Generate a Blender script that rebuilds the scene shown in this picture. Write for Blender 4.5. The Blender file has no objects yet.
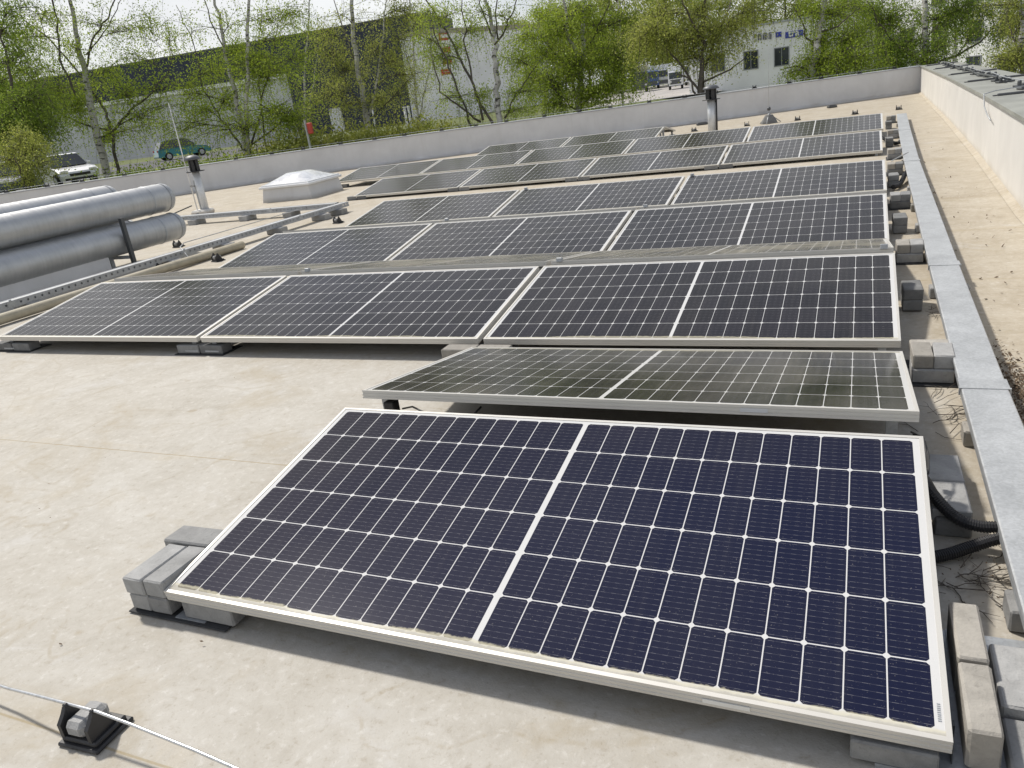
import bpy, math, random
import numpy as np
from mathutils import Vector, Matrix

SC = bpy.context.scene
COL = SC.collection
random.seed(11)
rng = np.random.default_rng(11)
rad = math.radians

# ------------------------------------------------------------------ camera
FPX = 761.647
CAM = np.array([-0.19719, -1.30825, 1.36790])
RW = np.array([[0.9126747, 0.3881533, -0.1279139], [0.0283364, -0.3723355, -0.9276655], [-0.4077033, 0.8430322, -0.35082]])          # rows: image right, image down, forward
cam_d = bpy.data.cameras.new('camera')
cam_d.sensor_width = 36.0
cam_d.lens = FPX / 1024 * 36.0
cam_d.clip_start = 0.05
cam_d.clip_end = 6000
cam = bpy.data.objects.new('camera', cam_d)
COL.objects.link(cam)
m = Matrix.Identity(4)
for i in range(3):
    m[i][0] = RW[0][i]; m[i][1] = -RW[1][i]; m[i][2] = -RW[2][i]; m[i][3] = CAM[i]
cam.matrix_world = m
SC.camera = cam

# ------------------------------------------------------------------ exposure, sky, sun
SC.view_settings.view_transform = 'Standard'
SC.view_settings.look = 'None'
SC.view_settings.exposure = 0.14
SC.view_settings.gamma = 1.0
SUN_EL, SUN_AZ = rad(53), math.atan2(-0.62, 0.30)
world = bpy.data.worlds.new('World')
SC.world = world
world.use_nodes = True
wn, wl = world.node_tree.nodes, world.node_tree.links
wn.clear()
w_out = wn.new('ShaderNodeOutputWorld')
w_bg = wn.new('ShaderNodeBackground'); w_bg.inputs['Strength'].default_value = 0.092
sky = wn.new('ShaderNodeTexSky'); sky.sky_type = 'NISHITA'; sky.sun_disc = False
sky.sun_elevation = SUN_EL; sky.sun_rotation = SUN_AZ; sky.air_density = 1.0; sky.dust_density = 2.0
tc = wn.new('ShaderNodeTexCoord')
mp = wn.new('ShaderNodeMapping'); mp.inputs['Scale'].default_value = (1.0, 1.0, 1.9)
mp.inputs['Location'].default_value = (0.35, 0.1, 0.0)
nz = wn.new('ShaderNodeTexNoise'); nz.inputs['Scale'].default_value = 2.3
nz.inputs['Detail'].default_value = 7; nz.inputs['Roughness'].default_value = 0.58
rp = wn.new('ShaderNodeValToRGB')
rp.color_ramp.elements[0].position = 0.33; rp.color_ramp.elements[0].color = (0.12, 0.12, 0.12, 1)
rp.color_ramp.elements[1].position = 0.52; rp.color_ramp.elements[1].color = (1, 1, 1, 1)
nz2 = wn.new('ShaderNodeTexNoise'); nz2.inputs['Scale'].default_value = 4.0; nz2.inputs['Detail'].default_value = 5
rp2 = wn.new('ShaderNodeValToRGB')
rp2.color_ramp.elements[0].position = 0.3; rp2.color_ramp.elements[0].color = (7.2, 7.5, 7.9, 1)
rp2.color_ramp.elements[1].position = 0.7; rp2.color_ramp.elements[1].color = (10.6, 10.6, 10.5, 1)
mx = wn.new('ShaderNodeMixRGB')
wl.new(tc.outputs['Generated'], mp.inputs['Vector'])
wl.new(mp.outputs['Vector'], nz.inputs['Vector']); wl.new(mp.outputs['Vector'], nz2.inputs['Vector'])
wl.new(nz.outputs['Fac'], rp.inputs['Fac']); wl.new(nz2.outputs['Fac'], rp2.inputs['Fac'])
sepz = wn.new('ShaderNodeSeparateXYZ'); wl.new(tc.outputs['Generated'], sepz.inputs[0])
thin = wn.new('ShaderNodeMapRange'); thin.interpolation_type = 'SMOOTHSTEP'
thin.inputs['From Min'].default_value = 0.30; thin.inputs['From Max'].default_value = 0.72
thin.inputs['To Min'].default_value = 1.0; thin.inputs['To Max'].default_value = 0.28
wl.new(sepz.outputs['Z'], thin.inputs['Value'])
cov = wn.new('ShaderNodeMath'); cov.operation = 'MULTIPLY'
wl.new(rp.outputs['Color'], cov.inputs[0]); wl.new(thin.outputs['Result'], cov.inputs[1])
wl.new(cov.outputs[0], mx.inputs['Fac'])
wl.new(sky.outputs['Color'], mx.inputs['Color1']); wl.new(rp2.outputs['Color'], mx.inputs['Color2'])
wl.new(mx.outputs['Color'], w_bg.inputs['Color']); wl.new(w_bg.outputs['Background'], w_out.inputs['Surface'])

sun_d = bpy.data.lights.new('sun', 'SUN')
sun_d.energy = 3.5; sun_d.angle = rad(4.0); sun_d.color = (1.0, 0.95, 0.87)
sun = bpy.data.objects.new('sun', sun_d)
COL.objects.link(sun)
sdir = Vector((math.sin(SUN_AZ) * math.cos(SUN_EL), math.cos(SUN_AZ) * math.cos(SUN_EL), math.sin(SUN_EL)))
sun.rotation_euler = sdir.to_track_quat('Z', 'Y').to_euler()
sun.location = (-10, 5, 20)

# ------------------------------------------------------------------ picture -> place
def ray(px, py):
    return RW.T @ np.array([(px - 512) / FPX, (py - 384) / FPX, 1.0])
def at(px, py, d):
    return Vector(CAM + ray(px, py) * d)
def g(px, py, h=0.0):
    r = ray(px, py)
    return Vector(CAM + r * (h - CAM[2]) / r[2])

# ------------------------------------------------------------------ object helpers
def tag(o, label=None, cat=None, group=None, kind=None):
    if label: o['label'] = label
    if cat: o['category'] = cat
    if group: o['group'] = group
    if kind: o['kind'] = kind
    return o
def thing(name, label, cat, loc=(0, 0, 0), rotz=0.0, group=None):
    o = bpy.data.objects.new(name, None)
    o.empty_display_size = 0.2
    COL.objects.link(o)
    o.location = loc; o.rotation_euler = (0, 0, rotz)
    return tag(o, label, cat, group)
def children(o, pool):
    return [c for c in pool if c.parent == o]
def copy_tree(root, label, loc=None, rot=None, scale=None, group=None):
    kids = {}
    for o in list(COL.objects):
        if o.parent: kids.setdefault(o.parent, []).append(o)
    def rec(o, parent):
        c = o.copy(); COL.objects.link(c)
        if parent is not None: c.parent = parent
        for k in kids.get(o, []): rec(k, c)
        return c
    r = rec(root, None)
    r['label'] = label
    if group: r['group'] = group
    if loc is not None: r.location = loc
    if rot is not None: r.rotation_euler = rot
    if scale is not None: r.scale = scale
    return r

class MB:
    """collects boxes, tubes and faces and links them as one mesh"""
    def __init__(s): s.v = []; s.f = []; s.m = []; s.sm = []
    def add(s, vs, fs, mat=0, smooth=False):
        b = len(s.v)
        s.v += [tuple(v) for v in vs]
        for f in fs:
            s.f.append(tuple(b + i for i in f)); s.m.append(mat); s.sm.append(smooth)
        return s
    def box(s, c, size, rotz=0.0, mat=0, ch=0.0, jit=0.0):
        x, y, z = [d / 2 for d in size]
        c = Vector(c); R = Matrix.Rotation(rotz, 3, 'Z')
        if ch <= 0:
            vs = [(-x, -y, -z), (x, -y, -z), (x, y, -z), (-x, y, -z), (-x, -y, z), (x, -y, z), (x, y, z), (-x, y, z)]
            fs = [(0, 3, 2, 1), (4, 5, 6, 7), (0, 1, 5, 4), (1, 2, 6, 5), (2, 3, 7, 6), (3, 0, 4, 7)]
        else:
            vs = []; idx = {}
            for sx in (-1, 1):
                for sy in (-1, 1):
                    for sz in (-1, 1):
                        for ax in range(3):
                            p = [sx * (x - ch), sy * (y - ch), sz * (z - ch)]
                            p[ax] = (sx * x, sy * y, sz * z)[ax]
                            idx[(sx, sy, sz, ax)] = len(vs); vs.append(p)
            fs = []
            o = [(-1, -1), (1, -1), (1, 1), (-1, 1)]
            for sg in (-1, 1):
                fs.append(tuple(idx[(sg, a, b, 0)] for a, b in o))
                fs.append(tuple(idx[(a, sg, b, 1)] for a, b in o))
                fs.append(tuple(idx[(a, b, sg, 2)] for a, b in o))
            for a in (-1, 1):
                for b in (-1, 1):
                    fs.append((idx[(-1, a, b, 1)], idx[(1, a, b, 1)], idx[(1, a, b, 2)], idx[(-1, a, b, 2)]))
                    fs.append((idx[(a, -1, b, 0)], idx[(a, 1, b, 0)], idx[(a, 1, b, 2)], idx[(a, -1, b, 2)]))
                    fs.append((idx[(a, b, -1, 0)], idx[(a, b, 1, 0)], idx[(a, b, 1, 1)], idx[(a, b, -1, 1)]))
                    for cc in (-1, 1):
                        fs.append((idx[(a, b, cc, 0)], idx[(a, b, cc, 1)], idx[(a, b, cc, 2)]))
        out = []
        for v in vs:
            p = R @ Vector(v)
            if jit: p += Vector((random.uniform(-jit, jit), random.uniform(-jit, jit), random.uniform(-jit, jit)))
            out.append(p + c)
        return s.add(out, fs, mat)
    def tube(s, pts, r, n=8, mat=0, cap=True, smooth=True):
        pts = [Vector(p) for p in pts]
        rs = r if isinstance(r, (list, tuple)) else [r] * len(pts)
        vs = []; fs = []
        ref = None
        for i, p in enumerate(pts):
            d = (pts[min(i + 1, len(pts) - 1)] - pts[max(i - 1, 0)])
            d = d.normalized() if d.length > 1e-9 else Vector((0, 0, 1))
            if ref is None:
                ref = Vector((0, 0, 1)) if abs(d.z) < 0.9 else Vector((1, 0, 0))
            u = d.cross(ref).normalized(); w = u.cross(d).normalized(); ref = w
            for k in range(n):
                a = 2 * math.pi * k / n
                vs.append(p + (u * math.cos(a) + w * math.sin(a)) * rs[i])
        for i in range(len(pts) - 1):
            for k in range(n):
                k2 = (k + 1) % n
                fs.append((i * n + k, i * n + k2, (i + 1) * n + k2, (i + 1) * n + k))
        b = len(s.v)
        s.add(vs, fs, mat, smooth)
        if cap:
            s.f.append(tuple(b + k for k in reversed(range(n)))); s.m.append(mat); s.sm.append(False)
            e = b + (len(pts) - 1) * n
            s.f.append(tuple(e + k for k in range(n))); s.m.append(mat); s.sm.append(False)
        return s
    def lathe(s, prof, c=(0, 0, 0), n=20, mat=0, smooth=True):
        vs = []; fs = []
        for r, z in prof:
            for k in range(n):
                a = 2 * math.pi * k / n
                vs.append((c[0] + r * math.cos(a), c[1] + r * math.sin(a), c[2] + z))
        for i in range(len(prof) - 1):
            for k in range(n):
                k2 = (k + 1) % n
                fs.append((i * n + k, i * n + k2, (i + 1) * n + k2, (i + 1) * n + k))
        return s.add(vs, fs, mat, smooth)
    def prism(s, poly, a, b, axis='y', mat=0):
        """poly of (u, z) extruded from a to b along axis"""
        n = len(poly)
        P = (lambda u, z, t: (u, t, z)) if axis == 'y' else (lambda u, z, t: (t, u, z))
        vs = [P(u, z, a) for u, z in poly] + [P(u, z, b) for u, z in poly]
        fs = [tuple(range(n)), tuple(reversed(range(n, 2 * n)))]
        fs += [(i, i + n, (i + 1) % n + n, (i + 1) % n) for i in range(n)]
        return s.add(vs, fs, mat)
    def build(s, name, mat, parent=None, loc=None):
        me = bpy.data.meshes.new(name)
        me.from_pydata(s.v, [], s.f)
        for mm in (mat if isinstance(mat, (list, tuple)) else [mat]): me.materials.append(mm)
        me.polygons.foreach_set('material_index', s.m)
        me.polygons.foreach_set('use_smooth', s.sm)
        me.update()
        import bmesh
        bm = bmesh.new(); bm.from_mesh(me)
        if len(bm.faces) < 60000: bmesh.ops.recalc_face_normals(bm, faces=bm.faces)
        bm.to_mesh(me); bm.free()
        o = bpy.data.objects.new(name, me)
        COL.objects.link(o)
        if parent is not None: o.parent = parent
        if loc is not None: o.location = loc
        return o

# ------------------------------------------------------------------ materials
class NT:
    def __init__(s, name):
        s.mat = bpy.data.materials.new(name); s.mat.use_nodes = True
        s.n = s.mat.node_tree.nodes; s.l = s.mat.node_tree.links
        s.n.clear()
        s.out = s.n.new('ShaderNodeOutputMaterial')
        s.p = s.n.new('ShaderNodeBsdfPrincipled')
        s.l.new(s.p.outputs['BSDF'], s.out.inputs['Surface'])
    def _in(s, sock, v):
        if isinstance(v, bpy.types.NodeSocket): s.l.new(v, sock)
        elif v is not None: sock.default_value = v
    def math(s, op, a, b=None, c=None, clamp=False):
        nd = s.n.new('ShaderNodeMath'); nd.operation = op; nd.use_clamp = clamp
        for i, v in enumerate((a, b, c)):
            if v is not None: s._in(nd.inputs[i], v)
        return nd.outputs[0]
    def coord(s, kind='Object', scale=None):
        t = s.n.new('ShaderNodeTexCoord'); o = t.outputs[kind]
        if scale:
            mpn = s.n.new('ShaderNodeMapping'); mpn.inputs['Scale'].default_value = scale
            s.l.new(o, mpn.inputs['Vector']); o = mpn.outputs['Vector']
        return o
    def pos(s, scale=None):
        gnode = s.n.new('ShaderNodeNewGeometry'); o = gnode.outputs['Position']
        if scale:
            mpn = s.n.new('ShaderNodeMapping'); mpn.inputs['Scale'].default_value = scale
            s.l.new(o, mpn.inputs['Vector']); o = mpn.outputs['Vector']
        return o
    def noise(s, vec, scale, detail=4, rough=0.55, dist=0.0):
        nd = s.n.new('ShaderNodeTexNoise')
        nd.inputs['Scale'].default_value = scale; nd.inputs['Detail'].default_value = detail
        nd.inputs['Roughness'].default_value = rough; nd.inputs['Distortion'].default_value = dist
        s.l.new(vec, nd.inputs['Vector'])
        return nd.outputs['Fac']
    def ramp(s, fac, stops):
        nd = s.n.new('ShaderNodeValToRGB')
        el = nd.color_ramp.elements
        while len(el) < len(stops): el.new(0.5)
        for e, (p, c) in zip(el, stops):
            e.position = p; e.color = (*c, 1) if len(c) == 3 else c
        s.l.new(fac, nd.inputs['Fac'])
        return nd.outputs['Color']
    def mask(s, fac, lo, hi):
        nd = s.n.new('ShaderNodeMapRange'); nd.interpolation_type = 'SMOOTHSTEP'
        nd.inputs['From Min'].default_value = lo; nd.inputs['From Max'].default_value = hi
        s.l.new(fac, nd.inputs['Value'])
        return nd.outputs['Result']
    def mix(s, fac, a, b, mode='MIX'):
        nd = s.n.new('ShaderNodeMixRGB'); nd.blend_type = mode
        for k, v in (('Fac', fac), ('Color1', a), ('Color2', b)):
            if isinstance(v, tuple) and len(v) == 3: v = (*v, 1)
            s._in(nd.inputs[k], v)
        return nd.outputs['Color']
    def sep(s, vec):
        nd = s.n.new('ShaderNodeSeparateXYZ'); s.l.new(vec, nd.inputs[0]); return nd.outputs
    def bump(s, h, strength=0.3, dist=0.01):
        nd = s.n.new('ShaderNodeBump'); nd.inputs['Strength'].default_value = strength
        nd.inputs['Distance'].default_value = dist
        s.l.new(h, nd.inputs['Height']); s.l.new(nd.outputs['Normal'], s.p.inputs['Normal'])
    def set(s, **kw):
        names = dict(color='Base Color', rough='Roughness', metal='Metallic', spec='Specular IOR Level', ior='IOR',
                     coat='Coat Weight', coatr='Coat Roughness', alpha='Alpha', trans='Transmission Weight')
        for k, v in kw.items():
            if isinstance(v, tuple) and len(v) == 3: v = (*v, 1)
            s._in(s.p.inputs[names[k]], v)
        return s

def simple(name, col, rough=0.6, metal=0.0, var=0.15, scale=8.0, bump=0.0, coord='pos', spec=None):
    t = NT(name)
    vec = t.pos() if coord == 'pos' else t.coord('Object')
    n1 = t.noise(vec, scale, 5, 0.6)
    lo = tuple(max(0, c * (1 - var)) for c in col); hi = tuple(min(1, c * (1 + var)) for c in col)
    t.set(color=t.ramp(n1, [(0.3, lo), (0.7, hi)]), rough=rough, metal=metal)
    if spec is not None: t.set(spec=spec)
    if bump: t.bump(t.noise(vec, scale * 6, 3), bump, 0.004)
    return t.mat

M = {}
def mk_roof():
    t = NT('roof_membrane')
    p = t.pos()
    x, y, z = t.sep(p)
    big = t.noise(p, 0.35, 4, 0.6, 0.6)
    mid = t.noise(p, 2.2, 6, 0.65, 1.2)
    fine = t.noise(p, 30, 6, 0.72, 0.25)
    grain = t.noise(p, 160, 2, 0.6)
    mot = t.noise(p, 13.0, 7, 0.75, 1.1)
    mm = t.math('ADD', t.math('MULTIPLY', mid, 0.55), t.math('MULTIPLY', mot, 0.45))
    near = t.ramp(mm, [(0.28, (0.345, 0.318, 0.268)), (0.44, (0.425, 0.400, 0.352)), (0.58, (0.475, 0.453, 0.408)), (0.76, (0.535, 0.52, 0.485))])
    tan = t.ramp(mm, [(0.28, (0.315, 0.265, 0.195)), (0.5, (0.435, 0.385, 0.305)), (0.72, (0.53, 0.49, 0.415))])
    # dirt film: cleaner where people walk on the left, tan where water stands towards the walls and gutter
    s1 = t.math('ADD', t.math('MULTIPLY', big, 2.6), t.math('MULTIPLY', y, 0.16))
    s1 = t.math('ADD', s1, t.math('MULTIPLY', t.mask(x, -0.5, 0.5), 1.1))
    zone = t.mask(s1, 1.5, 2.9)
    col = t.mix(zone, near, tan)
    # blotches rubbed pale, and fine grime specks
    col = t.mix(t.math('MULTIPLY', t.mask(fine, 0.53, 0.70), 0.42), col, (0.64, 0.625, 0.59))
    col = t.mix(t.math('MULTIPLY', t.mask(fine, 0.46, 0.30), 0.50), col, (0.29, 0.25, 0.19))
    streak = t.noise(t.pos((0.7, 3.5, 1.0)), 1.7, 5, 0.6, 0.5)
    col = t.mix(t.math('MULTIPLY', t.mask(streak, 0.56, 0.75), 0.35), col, (0.33, 0.28, 0.20))
    spots = t.noise(p, 5.0, 2, 0.5, 0.2)
    col = t.mix(t.math('MULTIPLY', t.mask(spots, 0.72, 0.78), 0.5), col, (0.30, 0.24, 0.15))
    pt_ = t.noise(p, 1.25, 6, 0.68, 0.9)
    col = t.mix(t.math('MULTIPLY', t.mask(pt_, 0.52, 0.66), 0.42), col, (0.36, 0.305, 0.215))
    pg_ = t.noise(t.pos((1.0, 1.3, 1)), 1.9, 6, 0.7, 0.6)
    col = t.mix(t.math('MULTIPLY', t.mask(pg_, 0.55, 0.70), 0.40), col, (0.56, 0.555, 0.54))
    ring = t.math('ABSOLUTE', t.math('SUBTRACT', t.noise(p, 0.9, 3, 0.5, 0.8), 0.52))
    col = t.mix(t.math('MULTIPLY', t.math('MULTIPLY', t.mask(ring, 0.012, 0.002), t.mask(mot, 0.42, 0.6)), 0.45), col, (0.33, 0.28, 0.20))
    col = t.mix(t.math('MULTIPLY', t.mask(t.noise(p, 90, 3, 0.65), 0.60, 0.72), 0.38), col, (0.25, 0.21, 0.15))
    # welded overlaps of the sheets every 1.425 m
    yy = t.math('ADD', y, t.math('MULTIPLY', t.math('SUBTRACT', big, 0.5), 0.02))
    fr = t.math('ABSOLUTE', t.math('SUBTRACT', t.math('FRACT', t.math('DIVIDE', t.math('ADD', yy, 0.445 + 0.7125), 1.425)), 0.5))
    dseam = t.math('MULTIPLY', fr, 1.425)
    seam = t.mask(dseam, 0.0055, 0.0015)
    col = t.mix(t.math('MULTIPLY', seam, 0.55), col, (0.27, 0.20, 0.085))
    band = t.mask(dseam, 0.075, 0.055)
    col = t.mix(t.math('MULTIPLY', t.math('MULTIPLY', band, t.mask(mid, 0.45, 0.62)), 0.25), col, (0.40, 0.33, 0.22))
    t.set(color=col, rough=0.72, spec=0.3)
    h = t.math('ADD', t.math('MULTIPLY', fine, 0.7), t.math('ADD', t.math('MULTIPLY', grain, 0.35), t.math('ADD', t.math('MULTIPLY', band, 0.25), t.math('MULTIPLY', t.noise(t.pos((0.6, 2.0, 1)), 3.0, 3, 0.5, 0.5), 1.6))))
    t.bump(h, 0.35, 0.006)
    return t.mat
M['roof'] = mk_roof()

def mk_wallsheet(name, base, dirt):
    t = NT(name)
    p = t.pos(); x, y, z = t.sep(p)
    a = t.noise(p, 1.3, 4, 0.6, 0.5); b = t.noise(t.pos((6, 6, 0.6)), 1.5, 4, 0.6)
    col = t.ramp(a, [(0.3, tuple(c * 0.9 for c in base)), (0.7, tuple(min(1, c * 1.06) for c in base))])
    col = t.mix(t.math('MULTIPLY', t.mask(b, 0.5, 0.8), 0.12), col, dirt)
    low = t.mask(t.math('ADD', z, t.math('MULTIPLY', t.math('SUBTRACT', a, 0.5), 0.16)), 0.10, 0.0)
    col = t.mix(t.math('MULTIPLY', low, 0.65), col, dirt)
    t.set(color=col, rough=0.65, spec=0.35)
    t.bump(t.noise(p, 3.5, 3, 0.6), 0.25, 0.02)
    return t.mat
M['wall'] = mk_wallsheet('wall_membrane', (0.63, 0.63, 0.635), (0.40, 0.37, 0.32))
M['wall_r'] = mk_wallsheet('side_wall_membrane', (0.66, 0.642, 0.61), (0.50, 0.45, 0.38))
M['coping'] = simple('coping_sheet', (0.42, 0.44, 0.46), 0.5, 0.0, 0.12, 3.0)
M['coping_r'] = simple('weathered_coping_sheet', (0.27, 0.275, 0.245), 0.6, 0.0, 0.22, 2.5)
M['seam_dark'] = simple('dark_lead_seam', (0.085, 0.088, 0.095), 0.6)

def mk_galv(name, col=(0.45, 0.465, 0.475), rough=0.48, metal=0.30):
    t = NT(name)
    p = t.coord('Object')
    v = t.n.new('ShaderNodeTexVoronoi'); v.inputs['Scale'].default_value = 140
    t.l.new(p, v.inputs['Vector'])
    n1 = t.noise(p, 7, 5, 0.65)
    f = t.math('ADD', t.math('MULTIPLY', t.sep(v.outputs['Color'])[0], 0.22), t.math('MULTIPLY', n1, 0.85))
    t.set(color=t.ramp(f, [(0.25, tuple(c * 0.72 for c in col)), (0.8, tuple(min(1, c * 1.18) for c in col))]),
          rough=t.math('ADD', t.math('MULTIPLY', n1, 0.2), rough - 0.1), metal=metal)
    return t.mat
M['galv'] = mk_galv('galvanised_steel')
M['galv_dull'] = mk_galv('dull_galvanised_steel', (0.42, 0.44, 0.46), 0.5, 0.5)
def mk_duct():
    t = NT('spiral_duct_zinc')
    o = t.coord('Object')
    ring = t.noise(t.coord('Object', (0.25, 9.0, 0.25)), 2.2, 5, 0.7, 0.2); n1 = t.noise(o, 5, 4, 0.6)
    f = t.math('ADD', t.math('MULTIPLY', ring, 0.45), t.math('MULTIPLY', n1, 0.55))
    t.set(color=t.ramp(f, [(0.3, (0.38, 0.39, 0.395)), (0.5, (0.46, 0.47, 0.475)), (0.7, (0.53, 0.54, 0.545))]),
          rough=t.math('ADD', t.math('MULTIPLY', ring, 0.25), 0.32), metal=0.6)
    return t.mat
M['duct'] = mk_duct()
M['alu'] = simple('anodised_frame', (0.60, 0.582, 0.54), 0.42, 0.22, 0.04, 5, coord='obj')
M['steel_dark'] = simple('dark_steel', (0.10, 0.105, 0.11), 0.45, 0.6)
M['black'] = simple('black_plastic', (0.022, 0.022, 0.024), 0.5, 0, 0.25, 20)
M['rubber'] = simple('rubber_mat', (0.035, 0.036, 0.038), 0.8, 0, 0.3, 30, 0.2)
M['dark_gap'] = simple('dark_interior', (0.02, 0.02, 0.02), 0.9)

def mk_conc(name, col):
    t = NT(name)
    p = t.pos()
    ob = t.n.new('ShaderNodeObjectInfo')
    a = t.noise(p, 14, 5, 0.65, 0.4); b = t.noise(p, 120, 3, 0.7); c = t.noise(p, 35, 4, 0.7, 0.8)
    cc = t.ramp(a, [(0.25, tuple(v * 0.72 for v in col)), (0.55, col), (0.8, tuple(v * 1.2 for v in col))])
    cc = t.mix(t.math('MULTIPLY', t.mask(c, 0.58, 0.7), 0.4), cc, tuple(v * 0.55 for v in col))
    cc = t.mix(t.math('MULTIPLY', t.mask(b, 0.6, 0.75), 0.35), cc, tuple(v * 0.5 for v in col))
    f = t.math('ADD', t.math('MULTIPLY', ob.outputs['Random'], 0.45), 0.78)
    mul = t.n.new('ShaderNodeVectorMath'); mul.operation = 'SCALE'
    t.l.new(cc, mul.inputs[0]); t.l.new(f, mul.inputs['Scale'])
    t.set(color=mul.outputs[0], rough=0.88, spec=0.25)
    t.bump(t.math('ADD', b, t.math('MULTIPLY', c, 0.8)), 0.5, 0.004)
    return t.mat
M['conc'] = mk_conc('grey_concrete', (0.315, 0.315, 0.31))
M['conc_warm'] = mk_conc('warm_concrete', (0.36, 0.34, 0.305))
M['conc_dark'] = mk_conc('dark_concrete', (0.22, 0.222, 0.22))  # a darker concrete tone, used for some of the pavers

# solar glass: half-cut cells under glass, drawn in the panel's own coordinates
PW, PH, PT = 2.094, 1.038, 0.035
def mk_cells(name, dust, tint, lwid=0.0015):
    t = NT(name)
    x, y, z = t.sep(t.coord('Object'))
    oi = t.n.new('ShaderNodeObjectInfo')
    ax = t.math('ABSOLUTE', x)
    ux = t.math('DIVIDE', t.math('SUBTRACT', ax, 0.0075), 0.0843)
    vy = t.math('DIVIDE', t.math('SUBTRACT', y, 0.0235), 0.16515)
    fu, fv = t.math('FRACT', ux), t.math('FRACT', vy)
    du = t.math('MULTIPLY', t.math('SUBTRACT', 0.5, t.math('ABSOLUTE', t.math('SUBTRACT', fu, 0.5))), 0.0843)
    dv = t.math('MULTIPLY', t.math('SUBTRACT', 0.5, t.math('ABSOLUTE', t.math('SUBTRACT', fv, 0.5))), 0.16515)
    gx = t.math('LESS_THAN', du, lwid); gy = t.math('LESS_THAN', dv, lwid * 1.12)
    ch = t.math('LESS_THAN', t.math('ADD', du, dv), 0.0098)
    outx = t.math('MAXIMUM', t.math('LESS_THAN', ux, 0.0), t.math('GREATER_THAN', ux, 12.0))
    outy = t.math('MAXIMUM', t.math('LESS_THAN', vy, 0.0), t.math('GREATER_THAN', vy, 6.0))
    white = t.math('MAXIMUM', t.math('MAXIMUM', gx, gy), t.math('MAXIMUM', ch, t.math('MAXIMUM', outx, outy)))
    # busbars: nine thin wires along the panel, with small solder pads
    bb = t.math('FRACT', t.math('MULTIPLY', fv, 9.0))
    bd = t.math('ABSOLUTE', t.math('SUBTRACT', bb, 0.5))
    wire = t.math('LESS_THAN', bd, 0.030)
    pad = t.math('LESS_THAN', t.math('ABSOLUTE', t.math('SUBTRACT', t.math('FRACT', t.math('MULTIPLY', fu, 3.0)), 0.5)), 0.22)
    wfac = t.math('MULTIPLY', wire, t.math('ADD', 0.13, t.math('MULTIPLY', pad, 0.24)))
    comb = t.n.new('ShaderNodeCombineXYZ')
    t.l.new(t.math('FLOOR', t.math('MULTIPLY', x, 11.86)), comb.inputs[0]); t.l.new(t.math('FLOOR', vy), comb.inputs[1])
    t.l.new(oi.outputs['Random'], comb.inputs[2])
    wn_ = t.n.new('ShaderNodeTexWhiteNoise'); t.l.new(comb.outputs[0], wn_.inputs['Vector'])
    cell = t.ramp(wn_.outputs['Value'], [(0.0, tint[0]), (1.0, tint[1])])
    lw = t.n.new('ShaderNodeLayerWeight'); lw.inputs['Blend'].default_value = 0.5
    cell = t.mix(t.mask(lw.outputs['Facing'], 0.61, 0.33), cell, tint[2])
    cell = t.mix(wfac, cell, (0.34, 0.34, 0.36))
    pos = t.pos()
    sm = t.noise(pos, 1.6, 4, 0.6, 0.6); sp = t.noise(pos, 190, 2, 0.6); strk = t.noise(t.coord('Object', (22, 1.2, 1)), 1.0, 4, 0.6)
    df = t.math('MULTIPLY', t.math('ADD', t.math('MULTIPLY', t.mask(sm, 0.3, 0.75), 0.6), t.math('MULTIPLY', t.mask(strk, 0.5, 0.8), 0.5)), dust)
    col = t.mix(white, cell, (0.60, 0.60, 0.595))
    col = t.mix(df, col, (0.40, 0.365, 0.29))
    col = t.mix(t.math('MULTIPLY', t.mask(sp, 0.66, 0.76), 0.28), col, (0.42, 0.40, 0.36))
    # silt that the rain leaves against the low edge
    wob = t.noise(t.coord('Object', (1, 1, 1)), 16, 5, 0.7)
    part = t.mask(t.noise(pos, 1.1, 2, 0.5), 0.44, 0.60)
    edge = t.math('ADD', t.math('ADD', y, t.math('MULTIPLY', t.math('SUBTRACT', 1.0, part), 0.016)), t.math('MULTIPLY', t.math('SUBTRACT', wob, 0.5), 0.030))
    col = t.mix(t.math('MULTIPLY', t.mask(edge, 0.046, 0.026), 0.62), col, (0.33, 0.30, 0.22))
    rim = t.math('MULTIPLY', t.mask(edge, 0.030, 0.036), t.mask(edge, 0.044, 0.038))
    col = t.mix(t.math('MULTIPLY', rim, 0.5), col, (0.62, 0.58, 0.42))
    t.set(color=col, rough=t.math('ADD', 0.13, t.math('MULTIPLY', df, 0.5)), ior=1.38, spec=0.26)
    return t.mat
M['cells'] = mk_cells('solar_cells', 0.035, ((0.0065, 0.0058, 0.011), (0.0145, 0.0115, 0.019), (0.008, 0.0105, 0.032)))
M['cells_dusty'] = mk_cells('dusty_solar_cells', 0.055, ((0.0075, 0.0068, 0.009), (0.014, 0.0125, 0.017), (0.009, 0.010, 0.026)), 0.00115)
M['cells_film'] = mk_cells('lichen_dusted_solar_cells', 0.85, ((0.012, 0.012, 0.010), (0.018, 0.017, 0.014), (0.012, 0.012, 0.014)))
M['cells_away'] = mk_cells('dustier_solar_cells', 0.22, ((0.009, 0.009, 0.010), (0.016, 0.015, 0.016), (0.012, 0.012, 0.018)), 0.0013)

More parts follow.
